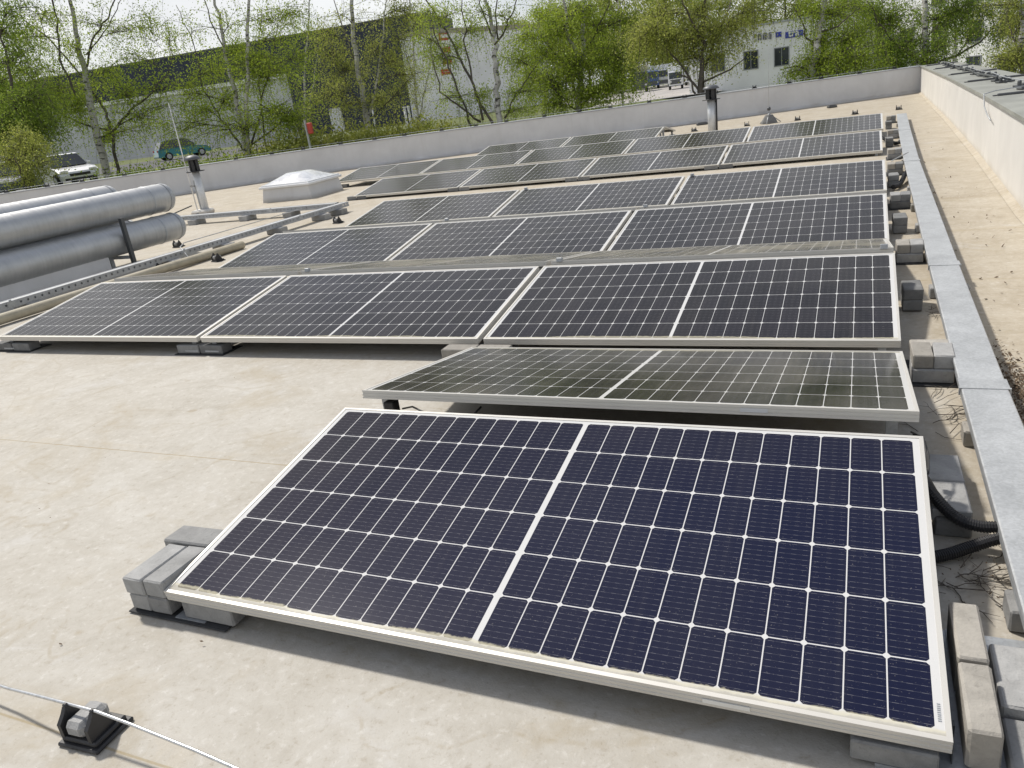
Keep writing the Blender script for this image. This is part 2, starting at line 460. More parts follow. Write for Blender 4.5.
def mk_leaf(name, c1, c2, c3):
    t = NT(name)
    gm = t.n.new('ShaderNodeNewGeometry')
    big = t.noise(t.pos(), 0.9, 3, 0.6)
    f = t.math('ADD', t.math('MULTIPLY', gm.outputs['Random Per Island'], 0.6), t.math('MULTIPLY', big, 0.5))
    col = t.ramp(f, [(0.2, c1), (0.55, c2), (0.9, c3)])
    t.set(color=col, rough=0.55, spec=0.25)
    tr = t.n.new('ShaderNodeBsdfTranslucent'); t.l.new(col, tr.inputs['Color'])
    mxs = t.n.new('ShaderNodeMixShader'); mxs.inputs[0].default_value = 0.5
    t.l.new(t.p.outputs['BSDF'], mxs.inputs[1]); t.l.new(tr.outputs[0], mxs.inputs[2])
    t.l.new(mxs.outputs[0], t.out.inputs['Surface'])
    return t.mat
M['leaf'] = mk_leaf('birch_leaf', (0.18, 0.26, 0.026), (0.33, 0.43, 0.046), (0.48, 0.57, 0.09))
M['leaf_olive'] = mk_leaf('olive_birch_leaf', (0.21, 0.255, 0.045), (0.36, 0.40, 0.085), (0.50, 0.52, 0.15))
M['leaf_dark'] = mk_leaf('dark_leaf', (0.12, 0.19, 0.026), (0.225, 0.32, 0.044), (0.36, 0.45, 0.08))
M['leaf_far'] = mk_leaf('distant_leaf', (0.15, 0.21, 0.04), (0.26, 0.32, 0.06), (0.40, 0.42, 0.11))
M['leaf_hedge'] = mk_leaf('hedge_leaf', (0.18, 0.21, 0.038), (0.31, 0.345, 0.065), (0.45, 0.45, 0.12))
def mk_bark():
    t = NT('birch_bark')
    p = t.pos((1, 1, 1)); q = t.pos((5, 5, 16))
    a = t.noise(p, 1.8, 5, 0.7, 0.8); b = t.noise(q, 0.9, 4, 0.65)
    col = t.ramp(a, [(0.3, (0.30, 0.285, 0.26)), (0.6, (0.56, 0.54, 0.51))])
    col = t.mix(t.mask(b, 0.53, 0.62), col, (0.055, 0.05, 0.045))
    t.set(color=col, rough=0.8)
    return t.mat
M['bark'] = mk_bark()
M['twig'] = simple('dark_bark', (0.085, 0.072, 0.058), 0.85, 0, 0.35, 4)

# ------------------------------------------------------------------ the ground beyond the roof
def smooth(a, b, x):
    t_ = min(1.0, max(0.0, (x - a) / (b - a))); return t_ * t_ * (3 - 2 * t_)
def ground_z(x, y):
    return -0.40 - 2.6 * smooth(-16, 0, x) + 0.45 * (1 - smooth(-33, -23, x)) * (1 - smooth(72, 86, y))
def axis_vals(c, near, far, n1, n2):
    inn = list(np.linspace(-near, near, n1))
    out = [near * (far / near) ** (i / n2) for i in range(1, n2 + 1)]
    return [c - v for v in reversed(out)] + [c + v for v in inn] + [c + v for v in out]
xs_, ys_ = axis_vals(-20, 110, 3500, 70, 9), axis_vals(60, 110, 3500, 40, 9)
gb = MB(); nx = len(xs_)
gb.add([(x, y, ground_z(x, y)) for y in ys_ for x in xs_],
       [(j * nx + i, j * nx + i + 1, (j + 1) * nx + i + 1, (j + 1) * nx + i) for j in range(len(ys_) - 1) for i in range(nx - 1)])
def mk_ground():
    t = NT('meadow_ground')
    p = t.pos(); a = t.noise(p, 0.25, 5, 0.6, 0.4); b = t.noise(p, 3.0, 5, 0.7)
    col = t.ramp(t.math('ADD', t.math('MULTIPLY', a, 0.6), t.math('MULTIPLY', b, 0.4)),
                 [(0.3, (0.06, 0.08, 0.02)), (0.55, (0.11, 0.13, 0.035)), (0.75, (0.17, 0.165, 0.06))])
    t.set(color=col, rough=0.95); t.bump(b, 0.6, 0.08)
    return t.mat
tag(gb.build('ground', mk_ground()), kind='structure')
M['asphalt'] = simple('asphalt', (0.075, 0.075, 0.078), 0.9, 0, 0.3, 1.2, 0.2)
M['pale_pave'] = simple('pale_paving', (0.36, 0.34, 0.32), 0.85, 0, 0.2, 0.6)
def sheet(name, pts, z, mat):
    b = MB(); b.add([(p[0], p[1], z) for p in pts], [tuple(range(len(pts)))])
    return tag(b.build(name, mat), kind='structure')
# parking strip at the left, goods yard further right
p1, p2 = at(-60, 190, 36), at(262, 140, 56); p3, p4 = at(280, 132, 92), at(-140, 180, 84)
p4 = p4.lerp(p1, 0.45); p3 = p3.lerp(p2, 0.45)
sheet('car_park', [p1, p2, p3, p4], 0.056, M['asphalt'])
p1, p2, p3, p4 = at(560, 100, 62), at(722, 88, 62), at(722, 70, 150), at(560, 70, 150)
sheet('goods_yard', [p1, p2, p3, p4], -0.396, M['pale_pave'])

# ------------------------------------------------------------------ roof and parapets
FAR = [(1.302, 24.13), (-4.757, 21.25), (-13.99, 17.62), (-22.0, 11.25), (-36.0, 0.5)]
RIGHT = [(0.93, -6.0), (0.985, 5.72), (1.097, 9.5), (1.198, 14.5), (1.302, 24.13)]
rb = MB()
poly = RIGHT + FAR[1:] + [(-36.0, -6.0)]
rb.add([(x, y, 0.0) for x, y in poly], [tuple(range(len(poly)))])
tag(rb.build('roof', M['roof']), kind='structure')
# the building the roof lies on
bb_ = MB()
bp = [(x, y) for x, y in [(1.9, -6.0), (2.1, 24.6)]] + [(x, y + .3) for x, y in FAR[1:]] + [(-36.3, -6.0)]
n_ = len(bp)
bb_.add([(x, y, -6.0) for x, y in bp] + [(x, y, -0.02) for x, y in bp],
        [tuple(range(n_, 2 * n_))] + [(i, (i + 1) % n_, (i + 1) % n_ + n_, i + n_) for i in range(n_)])
tag(bb_.build('building', M['wall']), 'flat roofed building under the grey membrane roof', 'building')

def offset_line(line, d):
    out = []
    for i, p in enumerate(line):
        a = Vector(line[max(i - 1, 0)]); b = Vector(line[min(i + 1, len(line) - 1)])
        t_ = (b - a).normalized(); nrm = Vector((t_.y, -t_.x))
        out.append(Vector(p) + nrm * d)
    return out
def wall_strip(line, din, dout, z0, z1, mb):
    a, b = offset_line(line, din), offset_line(line, dout)
    n = len(line)
    vs = [(p.x, p.y, z0) for p in a] + [(p.x, p.y, z1) for p in a] + [(p.x, p.y, z0) for p in b] + [(p.x, p.y, z1) for p in b]
    fs = []
    for i in range(n - 1):
        fs += [(i, i + 1, n + i + 1, n + i), (2 * n + i, 3 * n + i, 3 * n + i + 1, 2 * n + i + 1), (n + i, n + i + 1, 3 * n + i + 1, 3 * n + i)]
        fs += [(i, 2 * n + i, 2 * n + i + 1, i + 1)]
    fs += [(0, n, 3 * n, 2 * n), (n - 1, 3 * n - 1, 4 * n - 1, 2 * n - 1)]
    mb.add(vs, fs)
def fine_line(line, step):
    out = []
    for a, b in zip(line[:-1], line[1:]):
        k = max(1, int((Vector(b) - Vector(a)).length / step))
        out += [tuple(Vector(a).lerp(Vector(b), i / k)) for i in range(k)]
    return out + [line[-1]]
fw = thing('parapet_wall', 'long pale grey membrane parapet across the far edge of the roof', 'parapet', (-6, 21, 0))
def inv(o, mb):
    mb.v = [tuple(Vector(v) - o.location) for v in mb.v]; return mb
b = MB(); wall_strip(FAR, 0, 0.32, 0, 0.675, b); inv(fw, b).build('wall_face', M['wall'], fw)
b = MB(); wall_strip(FAR, -0.025, 0.36, 0.679, 0.705, b); inv(fw, b).build('coping', M['coping'], fw)
b = MB()
for (x0, y0), (x1, y1), f in ((FAR[1], FAR[2], 0.40), (FAR[2], FAR[3], 0.0), (FAR[0], FAR[1], 0.35), (FAR[1], FAR[2], 0.0)):
    x, y = x0 + (x1 - x0) * f, y0 + (y1 - y0) * f
    dr = Vector((x1 - x0, y1 - y0)).normalized()
    b.box((x - dr.y * -0.0 + dr.y * 0.003 * -1, y + dr.x * -0.003, 0.34), (0.09, 0.012, 0.66), math.atan2(dr.y, dr.x))
inv(fw, b).build('membrane_seam', M['wall'], fw)
# angled fillet at the foot of the far wall
b = MB(); la, lb = offset_line(FAR, -0.13), offset_line(FAR, 0.0); k = len(FAR)
b.add([(p.x, p.y, 0.004) for p in la] + [(p.x, p.y, 0.06) for p in lb], [(i, i + 1, k + i + 1, k + i) for i in range(k - 1)])
inv(fw, b).build('foot_fillet', M['wall'], fw)

rw = thing('parapet_wall', 'broad cream parapet with dark seamed coping along the right side', 'parapet', (1.1, 10, 0))
RL = list(reversed(RIGHT))
b = MB(); wall_strip(list(reversed(RL)), 0, 0.62, 0, 0.665, b); inv(rw, b).build('wall_face', M['wall_r'], rw)
b = MB(); wall_strip(list(reversed(RL)), -0.03, 0.80, 0.669, 0.70, b); inv(rw, b).build('coping', M['coping_r'], rw)
b = MB(); la, lb = offset_line(RIGHT, -0.06), offset_line(RIGHT, 0.0); k = len(RIGHT)
b.add([(p.x, p.y, 0.004) for p in la] + [(p.x, p.y, 0.03) for p in lb], [(i, i + 1, k + i + 1, k + i) for i in range(k - 1)])
inv(rw, b).build('foot_fillet', M['roof'], rw)
for yy in (1.5, 5.2, 8.77, 12.3, 15.5, 19.6, 22.9):
    xi = np.interp(yy, [p[1] for p in RIGHT], [p[0] for p in RIGHT])
    b = MB(); b.box((xi + 0.42, yy, 0.713), (0.72, 0.045, 0.026), 0.02, ch=0.006); b.box((xi + 0.395, yy + 0.045, 0.706), (0.74, 0.05, 0.010), 0.02)
    inv(rw, b).build('coping_seam', M['seam_dark'], rw)

# ------------------------------------------------------------------ solar panels
def frame_mesh():
    prof = [(0.0, 0.0), (0.0, -0.0095), (0.0016, -0.0105), (0.0016, -0.0125), (0.0, -0.0135), (0.0, -0.0225), (0.0016, -0.0235),
            (0.0016, -0.0255), (0.0, -0.0265), (0.0, -PT), (0.028, -PT), (0.028, -PT + 0.002), (0.011, -PT + 0.002), (0.011, 0.0)]
    b = MB(); vs = []; fs = []; n = len(prof)
    for d, z in prof:
        x = PW / 2 - d
        vs += [(-x, d, z), (x, d, z), (x, PH - d, z), (-x, PH - d, z)]
    for i in range(n):
        j = (i + 1) % n
        for k in range(4):
            k2 = (k + 1) % 4
            fs.append((i * 4 + k, i * 4 + k2, j * 4 + k2, j * 4 + k))
    b.add(vs, fs)
    return b
TILT = 0.1595
CT, ST = math.cos(TILT), math.sin(TILT)
pt = thing('solar_panel', 'x', 'solar panel')
# parts hang below a tilted pair of meshes; the Empty stands on the roof under the low edge
def tilted(mb, dz):
    mb.v = [(x, y * CT - z * ST, y * ST + z * CT + dz) for x, y, z in mb.v]; return mb
LOWZ = 0.105
fr_o = frame_mesh().build('frame', M['alu'], pt)
gl = MB(); gl.box((0, PH / 2, -0.0045), (PW - 0.0222, PH - 0.0222, 0.005)); gl_o = gl.build('cell_glass', M['cells'], pt)
gl_dusty = gl_o.data.copy(); gl_dusty.materials[0] = M['cells_dusty']
gl_film = gl_o.data.copy(); gl_film.materials[0] = M['cells_film']
gl_away = gl_o.data.copy(); gl_away.materials[0] = M['cells_away']
jb = MB(); jb.box((0, PH * 0.5, -0.02), (0.30, 0.07, 0.022), ch=0.004); jb_o = jb.build('junction_box', M['black'], pt)
for o in (fr_o, gl_o, jb_o):
    o.rotation_euler = (TILT, 0, 0); o.location = (0, 0, LOWZ)
for sx in (-0.62, 0.62):
    for yy, z1 in ((0.06, LOWZ - PT + 0.006), (PH * CT - 0.07, LOWZ + PH * ST - PT - 0.016)):
        ft = MB(); ft.box((sx * PW * 0.75, yy, z1 / 2 + 0.004), (0.035, 0.045, z1 - 0.01)); ft.box((sx * PW * 0.75, yy, 0.006), (0.12, 0.12, 0.011))
        ft.build('mounting_foot', M['galv_dull'], pt)

GAP = 0.038
ROWS = {1: (0.0, 0.0, 0.0, 1), 3: (2.3285, -0.0025, 0.0186, 3), 5: (4.6816, 0.0146, -0.0293, 3), 7: (6.9856, 0.0554, -0.0424, 3),
        9: (10.2839, 0.0846, -0.0354, 4), 11: (12.6485, 0.1391, 0.0308, 5), 13: (15.0, -4.09, 0.055, 2)}
AWAY = {2: (1.1612, -0.0025, 0.0201, 1), 4: (3.4897, -0.0025, 0.0186, 3), 6: (5.843, 0.0146, -0.0293, 3), 14: (16.16, -4.09, 0.055, 2)}
ORD = {1: 'nearest', 3: 'second', 5: 'third', 7: 'fourth', 9: 'fifth', 11: 'sixth', 13: 'farthest'}
def pos_word(i, n):
    if n == 1: return None
    if n == 2: return ['right-hand panel', 'left-hand panel'][i]
    if n == 3: return ['rightmost panel', 'middle panel', 'leftmost panel'][i]
    if n == 4: return ['rightmost panel', 'second panel from the right', 'second panel from the left', 'leftmost panel'][i]
    return ['rightmost panel', 'second panel from the right', 'middle panel', 'second panel from the left', 'leftmost panel'][i]
LAB = {1: 'large dark blue solar panel closest to the camera, standing alone in front',
       2: 'single greyish solar panel tipped away right behind the nearest blue panel'}
pans = {}
first = True
def put_panel(row, i, n, loc, rz):
    global first
    if row in LAB: lab = LAB[row]
    elif row in ORD: lab = f'{pos_word(i, n)} in the {ORD[row]} row of solar panels facing the camera'
    else: lab = f'{pos_word(i, n)} tipped away behind the ridge of the {ORD[row - 1]} row of solar panels'
    grp = 'solar panels in tilted rows on the roof'
    if first:
        o = pt; first = False
        o['label'] = lab; o['group'] = grp; o.location = loc; o.rotation_euler = (0, 0, rz)
    else:
        o = copy_tree(pt, lab, loc, (0, 0, rz), group=grp)
    pans[(row, i)] = o
    return o
for r, (y, xr, dz, n) in ROWS.items():
    for i in range(n):
        put_panel(r, i, n, (xr - i * (PW + GAP) - PW / 2, y, dz), 0.0)
for r, (y, xr, dz, n) in AWAY.items():
    for i in range(n):
        put_panel(r, i, n, (xr - i * (PW + GAP) - PW / 2, y + PH * CT, dz), math.pi)
for r_, i_, cx_ in ((4, 0, PW / 2 - 0.06), (4, 1, PW / 2 - 0.06), (6, 0, PW / 2 - 0.06), (6, 1, PW / 2 - 0.06), (7, 0, -PW / 2 + 0.05), (7, 1, -PW / 2 + 0.05), (4, 0, -PW / 2 + 0.05)):
    b = MB(); b.box((cx_, PH - 0.004, 0.006), (0.04, 0.03, 0.030), ch=0.003)
    o = b.build('edge_clamp', M['galv_dull'], pans[(r_, i_)]); o.rotation_euler = (TILT, 0, 0); o.location = (0, 0, LOWZ)
# rows further off carry more dust, those tipped away most
for (r_, i_), o_ in pans.items():
    for c_ in COL.objects:
        if c_.parent == o_ and c_.name.startswith('cell_glass') and r_ != 1:
            c_.data = (gl_film if r_ in (4, 6) else gl_away) if r_ in AWAY else gl_dusty
# things only the nearest panels show: stickers, deflector plate
p1_ = pans[(1, 0)]
b = MB(); b.box((0.62, -0.0012, -0.018), (0.10, 0.002, 0.012)); o = b.build('rating_sticker', simple('sticker_paper', (0.7, 0.7, 0.68), 0.5, 0, 0.05), p1_)
o.rotation_euler = (TILT, 0, 0); o.location = (0, 0, LOWZ); o['label'] = 'small white sticker on the front frame'
b = MB()
for k in range(9): b.box((PW / 2 - 0.020, 0.045 + k * 0.0050, -0.0012), (0.006, 0.0018 + 0.001 * (k % 3 == 0), 0.001))
o = b.build('serial_code', M['galv_dull'], p1_); o.rotation_euler = (TILT, 0, 0); o.location = (0, 0, LOWZ)
b = MB(); b.prism([(0.03, 0.012), (PH * CT - 0.02, 0.012), (PH * CT - 0.02, LOWZ + PH * ST - PT - 0.03), (0.03, LOWZ - PT + 0.004)], PW / 2 + 0.004, PW / 2 + 0.006, 'x')
b.box((PW / 2 - 0.02, 0.16, 0.008), (0.09, 0.50, 0.006)); b.box((PW / 2 + 0.008, 0.10, 0.045), (0.012, 0.016, 0.03))
o = b.build('side_deflector', M['steel_dark'], p1_)
p2_ = pans[(2, 0)]
b = MB(); b.box((-0.55, PH + 0.0012, -0.018), (0.09, 0.002, 0.014)); o = b.build('rating_sticker', simple('sticker_film', (0.6, 0.61, 0.62), 0.4, 0, 0.05), p2_)
o.rotation_euler = (TILT, 0, 0); o.location = (0, 0, LOWZ)

# ------------------------------------------------------------------ concrete ballast pavers
BL, BW, BH = 0.198, 0.098, 0.06
pav_meshes = []
for k, mt in enumerate(('conc', 'conc_warm', 'conc_dark')):
    for q in range(2):
        b = MB(); b.box((0, 0, BH / 2), (BL, BW, BH), ch=0.005, jit=0.0011)
        o = b.build('concrete_paver', M[mt]); pav_meshes.append((mt, o.data)); bpy.data.objects.remove(o)
def paver(loc, rz, label, mt='conc', edge=False, group='concrete pavers weighing down the solar panels'):
    ms = [d for n_, d in pav_meshes if n_ == mt]
    o = bpy.data.objects.new('concrete_paver', random.choice(ms)); COL.objects.link(o)
    o.location = loc
    o.rotation_euler = (math.pi / 2, 0, rz) if edge else (0, 0, rz)
    return tag(o, label, 'paver', group)
HP = math.pi / 2
# front left corner of the nearest panel
t_ = 'at the left front corner of the nearest panel'
for o_ in (paver((-2.2205, 0.10, 0.012), HP, f'lower left grey paver {t_}'), paver((-2.2205, 0.095, 0.073), HP, f'upper left grey paver {t_}, fully in view'),
           paver((-2.137, 0.10, 0.012), HP, f'lower second grey paver {t_}'), paver((-2.137, 0.10, 0.073), HP, f'upper second grey paver {t_}, partly hidden')):
    o_.scale = (1.0, 0.83, 0.97)
paver((-2.205, 0.255, 0.012), 0.02, f'lower crosswise paver behind the pair {t_}'); paver((-2.203, 0.253, 0.073), 0.03, f'upper crosswise paver behind the pair {t_}')
paver((-1.945, 0.055, 0.012), 0.0, 'grey paver tucked under the front frame of the nearest panel, left end')
b = MB(); b.box((-2.070, 0.088, 0.006), (0.405, 0.200, 0.006), 0.0, ch=0.002)
tag(b.build('rubber_mat', M['rubber']), 'thin black rubber mat under the pavers at the left front corner', 'mat')
# right hand side, nearest group
paver((0.027, 0.122, 0.073), HP, 'tall pale paver on edge at the right front corner of the nearest panel', 'conc_warm', True)
bpy.context.view_layer.update()
paver((0.027, 0.331, 0.073), HP, 'second pale paver on its edge, right behind the front corner one', 'conc_warm', True)
paver((0.150, 0.250, 0.022), HP, 'flat grey paver lying against the two pavers on edge, right front', 'conc')
paver((0.150, 0.045, 0.002), HP, 'bluish grey paver lying lowest in the bottom right corner', 'conc')
b = MB(); b.box((-0.10, 0.03, 0.035), (0.16, 0.06, 0.05), ch=0.004)
tag(b.build('concrete_paver', M['conc_dark']), 'dark paver under the right front frame of the nearest panel', 'paver')
b = MB(); b.box((0.06, 0.22, 0.018), (0.26, 0.46, 0.004)); b.box((0.060, 0.23, 0.022), (0.066, 0.44, 0.004))
tag(b.build('ballast_tray', M['galv_dull']), 'flat grey metal tray under the pavers at the right front corner', 'tray')

def xdrift(y): return 0.00088 * y * y
def stack_valley(y, who, cols=('conc', 'conc_warm'), top=2, x0=None, plank=True):
    x = 0.030 + xdrift(y) if x0 is None else x0
    for o_ in (paver((x + 0.080, y + 0.05, 0.006), 0.0, f'lowest front paver of the stack {who}', cols[0]), paver((x + 0.080, y + 0.15, 0.006), 0.0, f'lowest rear paver of the stack {who}', cols[0])):
        o_.scale = (0.80, 1, 1)
    for o_ in (paver((x + 0.040, y + 0.10, 0.067), HP + 0.02, f'top left paver of the stack {who}', cols[1]), paver((x + 0.122, y + 0.10, 0.067), HP - 0.02, f'top right paver of the stack {who}', cols[0])):
        o_.scale = (0.9, 0.80, 1)
    if plank:
        o_ = paver((x + 0.082, y + 0.26, 0.04), 0.0, f'crosswise pale paver behind the stack {who}', cols[1]); o_.scale = (0.80, 1, 1)
    b_ = MB(); b_.box((x + 0.082, y + 0.13, 0.003), (0.19, 0.32, 0.005))
    tag(b_.build('rubber_mat', M['rubber']), f'black mat under the stack {who}', 'mat')
def stack_ridge(y, who, col='conc'):
    x = 0.03 + xdrift(y)
    paver((x + 0.05, y + 0.10, 0.006), HP, f'lower paver of the short pile {who}', col)
    paver((x + 0.048, y + 0.10, 0.067), HP + 0.03, f'upper paver of the short pile {who}', col)
stack_valley(2.115, 'at the right end before the second row')
stack_valley(4.26, 'at the right end before the third row')
stack_valley(6.27, 'at the right end before the fourth row', ('conc_dark', 'conc'))
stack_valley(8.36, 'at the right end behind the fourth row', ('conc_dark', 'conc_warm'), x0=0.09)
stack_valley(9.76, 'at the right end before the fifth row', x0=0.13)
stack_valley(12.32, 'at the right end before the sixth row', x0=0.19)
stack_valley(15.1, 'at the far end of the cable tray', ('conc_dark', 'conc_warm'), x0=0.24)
stack_ridge(3.17, 'right of the second row of panels', 'conc_dark')
stack_ridge(5.22, 'right of the third row of panels', 'conc_dark')
stack_ridge(7.50, 'right of the fourth row of panels', 'conc_dark')
stack_ridge(11.2, 'right of the fifth row of panels', 'conc_dark')
stack_ridge(13.95, 'right of the sixth row of panels', 'conc_dark')
# flat slabs by the ridge of the nearest pair
for (y, zz, lab) in ((1.20, 0.062, 'rear'), (1.015, 0.062, 'front')):
    b = MB(); b.box((0, 0, 0), (0.105, 0.180, 0.04), ch=0.004, jit=0.0008)
    o = b.build('concrete_paver', M['conc'], loc=(0.078, y, zz)); o.rotation_euler = (0, 0, 0.01)
    tag(o, f'{lab} smooth grey slab beside the ridge of the nearest panel pair', 'paver', 'concrete pavers weighing down the solar panels')
paver((0.085, 1.01, 0.0), HP, 'lower front paver under the smooth slabs beside the ridge', 'conc_dark')
paver((0.085, 1.21, 0.0), HP, 'lower rear paver under the smooth slabs beside the ridge', 'conc_dark')
# blocks under the low edges that show beneath the frames
for r, xs in ((3, (-2.13, -4.27, -6.25)), (5, (-4.25, -6.3)), (9, (-2.05, -4.2, -6.3, -8.35)), (11, (-10.4,))):
    y, xr, dz, n = ROWS[r]
    for q, x in enumerate(xs):
        wh = ['right', 'middle', 'left', 'far left'][q] if len(xs) > 1 else 'left'
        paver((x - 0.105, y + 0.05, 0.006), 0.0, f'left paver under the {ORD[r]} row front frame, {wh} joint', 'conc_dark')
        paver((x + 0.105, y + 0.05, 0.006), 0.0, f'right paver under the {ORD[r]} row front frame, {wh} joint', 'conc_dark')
        b = MB(); b.box((x, y + 0.08, 0.003), (0.44, 0.20, 0.004))
        tag(b.build('rubber_mat', M['rubber']), f'black mat under the pavers of the {ORD[r]} row, {wh} joint', 'mat')
# pale plates bridging the valley at the third row's joint and right ends
paver((-2.20, 2.24, 0.045), 0.0, 'left pale paver between the tipped-away panel and the second row', 'conc_warm')
paver((-2.00, 2.24, 0.045), 0.0, 'right pale paver between the tipped-away panel and the second row', 'conc_warm')

# ------------------------------------------------------------------ covered cable tray at the right
TRX = [(-1.2, 0.175), (1.83, 0.185), (3.75, 0.205), (8.6, 0.27), (12.3, 0.345), (15.55, 0.43)]
tr = thing('cable_tray', 'long galvanised covered cable tray running along the right side', 'cable tray', (0.25, 1.8, 0.06))
for (y0, x0), (y1, x1) in zip(TRX[:-1], TRX[1:]):
    b = MB(); w = 0.145
    vs = []
    for (y, x) in ((y0 + 0.004, x0), (y1 - 0.004, x1)):
        ww = w + 0.012 * (y > 9)
        vs += [(x + 0.003, y, 0.062), (x + ww - 0.003, y, 0.062), (x + ww - 0.003, y, 0.112), (x + 0.003, y, 0.112)]
    b.add(vs, [(0, 1, 5, 4), (1, 2, 6, 5), (2, 3, 7, 6), (3, 0, 4, 7), (0, 3, 2, 1), (4, 5, 6, 7)])
    inv(tr, b).build('trough', M['galv_dull'], tr)
    b = MB(); vs = []
    for (y, x) in ((y0 + 0.002, x0), (y1 - 0.002, x1)):
        ww = w + 0.012 * (y > 9)
        vs += [(x - 0.004, y, 0.104), (x - 0.004, y, 0.1185), (x, y, 0.1215), (x + ww, y, 0.1215), (x + ww + 0.004, y, 0.1185), (x + ww + 0.004, y, 0.104)]
    b.add(vs, [(0, 1, 7, 6), (1, 2, 8, 7), (2, 3, 9, 8), (3, 4, 10, 9), (4, 5, 11, 10), (0, 5, 4, 3, 2, 1), (6, 7, 8, 9, 10, 11)])
    inv(tr, b).build('cover', M['galv'], tr)
for (y, x) in TRX[1:-1]:
    b = MB(); b.box((x + 0.073, y, 0.1225), (0.163, 0.10, 0.004)); 
    for sx in (-0.082, 0.082): b.box((x + 0.073 + sx, y - 0.045, 0.110), (0.006, 0.012, 0.03))
    inv(tr, b).build('joint_strap', M['galv'], tr)
for q, y in enumerate((0.50, 1.52, 3.42, 4.65, 5.23, 6.10, 7.07, 9.2, 11.5, 14.2)):
    x = np.interp(y, [p[0] for p in TRX], [p[1] for p in TRX])
    who = ['beside the nearest panel', 'just behind the nearest panel pair', 'beside the second row', 'between the second and third rows', 'beside the third row',
           'behind the third row', 'beside the fourth row', 'behind the fourth row', 'beside the fifth row', 'beside the sixth row'][q]
    paver((x + 0.085, y + 0.05, 0.001), 0.0, f'small paver under the covered cable tray {who}', ('conc', 'conc_warm')[q % 2], group='pavers carrying the cable trays')

# corrugated hoses
def hose(pts, r, label):
    c = [Vector(p) for p in pts]
    dense = []
    for i in range(len(c) - 1):
        p0, p1, p2, p3 = c[max(i - 1, 0)], c[i], c[i + 1], c[min(i + 2, len(c) - 1)]
        L = max(4, int((p2 - p1).length / 0.0017))
        for k in range(L):
            t_ = k / L
            dense.append(0.5 * ((2 * p1) + (p2 - p0) * t_ + (2 * p0 - 5 * p1 + 4 * p2 - p3) * t_ ** 2 + (3 * p1 - p0 - 3 * p2 + p3) * t_ ** 3))
    rs = [r * (1.0 if (k // 2) % 2 else 0.88) for k in range(len(dense))]
    b_ = MB(); b_.tube(dense, rs, 10, smooth=False)
    tag(b_.build('corrugated_hose', M['black']), label, 'hose', 'black corrugated cable hoses')
hose([(-0.08, 1.16, 0.13), (0.00, 1.05, 0.125), (0.035, 0.96, 0.105), (0.085, 0.895, 0.078), (0.14, 0.875, 0.068), (0.20, 0.870, 0.075), (0.26, 0.868, 0.085)], 0.0175, 'upper black corrugated hose from the nearest panel into the tray')
hose([(-0.08, 0.74, 0.03), (0.00, 0.755, 0.022), (0.06, 0.785, 0.022), (0.12, 0.82, 0.032), (0.18, 0.835, 0.055), (0.26, 0.84, 0.085)], 0.0175, 'lower black corrugated hose from the nearest panel into the tray')
hose([(0.12, 7.3, 0.04), (0.18, 7.45, 0.035), (0.22, 7.7, 0.05), (0.27, 8.0, 0.08), (0.36, 8.1, 0.09)], 0.024, 'thick black hose arching beside the fourth row into the tray')
hose([(0.05, 12.1, 0.10), (0.14, 11.9, 0.05), (0.22, 11.6, 0.03), (0.30, 11.35, 0.035), (0.42, 11.3, 0.08)], 0.024, 'black hose sagging beside the fifth row into the tray')
b = MB(); b.tube([(0.14, 8.65, 0.125), (0.25, 9.05, 0.125), (0.34, 9.35, 0.125)], 0.006, 6)
tag(b.build('metal_rod', M['galv']), 'thin bright metal rod lying slanted from the pavers to the tray', 'rod')
# cables hanging at the corner of the nearest pair
b = MB()
for k in range(2):
    x0 = 0.010 + 0.005 * k
    b.tube([(x0 - 0.03, 1.20 - 0.02 * k, 0.20), (x0, 1.13, 0.215 - 0.012 * k), (x0 + 0.006, 1.07, 0.19), (x0 + 0.004, 1.02 - 0.02 * k, 0.16), (x0 - 0.02, 0.97, 0.14)], 0.003, 6)
b.box((0.016, 1.06, 0.17), (0.014, 0.03, 0.02), ch=0.003)
tag(b.build('panel_cable', M['black']), 'bunch of thin black panel cables at the right end of the nearest ridge', 'cable')
b = MB(); b.tube([(-1.93, 1.19, 0.20), (-1.86, 1.16, 0.225), (-1.78, 1.12, 0.22), (-1.72, 1.06, 0.17)], 0.004, 6)
b.tube([(-1.55, 1.18, 0.23), (-1.58, 1.12, 0.20), (-1.62, 1.05, 0.15)], 0.004, 6); b.box((-1.99, 1.2, 0.14), (0.05, 0.05, 0.18), ch=0.004)
tag(b.build('panel_cable', M['black']), 'short black cable loop at the left end of the nearest ridge', 'cable')

# twigs and litter
def twig_heap(name, cx, cy, n, L, label, sx=0.09, sy=0.05, rz=0.0, z=0.006):
    b_ = MB(); r_ = random.Random(name + str(cx))
    for k in range(n):
        p = Vector((cx + r_.gauss(0, sx), cy + r_.gauss(0, sy), z + r_.random() * 0.012)); a = rz + r_.gauss(0, 0.7)
        pts = [p.copy()]
        for q in range(4):
            a += r_.gauss(0, 0.35); p = p + Vector((math.cos(a), math.sin(a), r_.gauss(0, 0.05))) * L * r_.uniform(.5, 1) / 4
            p.z = max(0.003, p.z); pts.append(p.copy())
        rr = r_.uniform(0.0008, 0.0020); b_.tube(pts, [rr, rr, rr * .8, rr * .7, rr * .4], 4, cap=False)
        if r_.random() < 0.6:
            e = pts[2] + Vector((math.cos(a + 0.9), math.sin(a + 0.9), 0.02)) * L * 0.25
            b_.tube([pts[2], e], [rr * .7, rr * .3], 4, cap=False)
    tag(b_.build(name, M['twig']), label, 'twigs', kind='stuff')
twig_heap('dry_twigs', 0.12, 0.68, 44, 0.15, 'dry brown twigs caught beside the nearest panel')
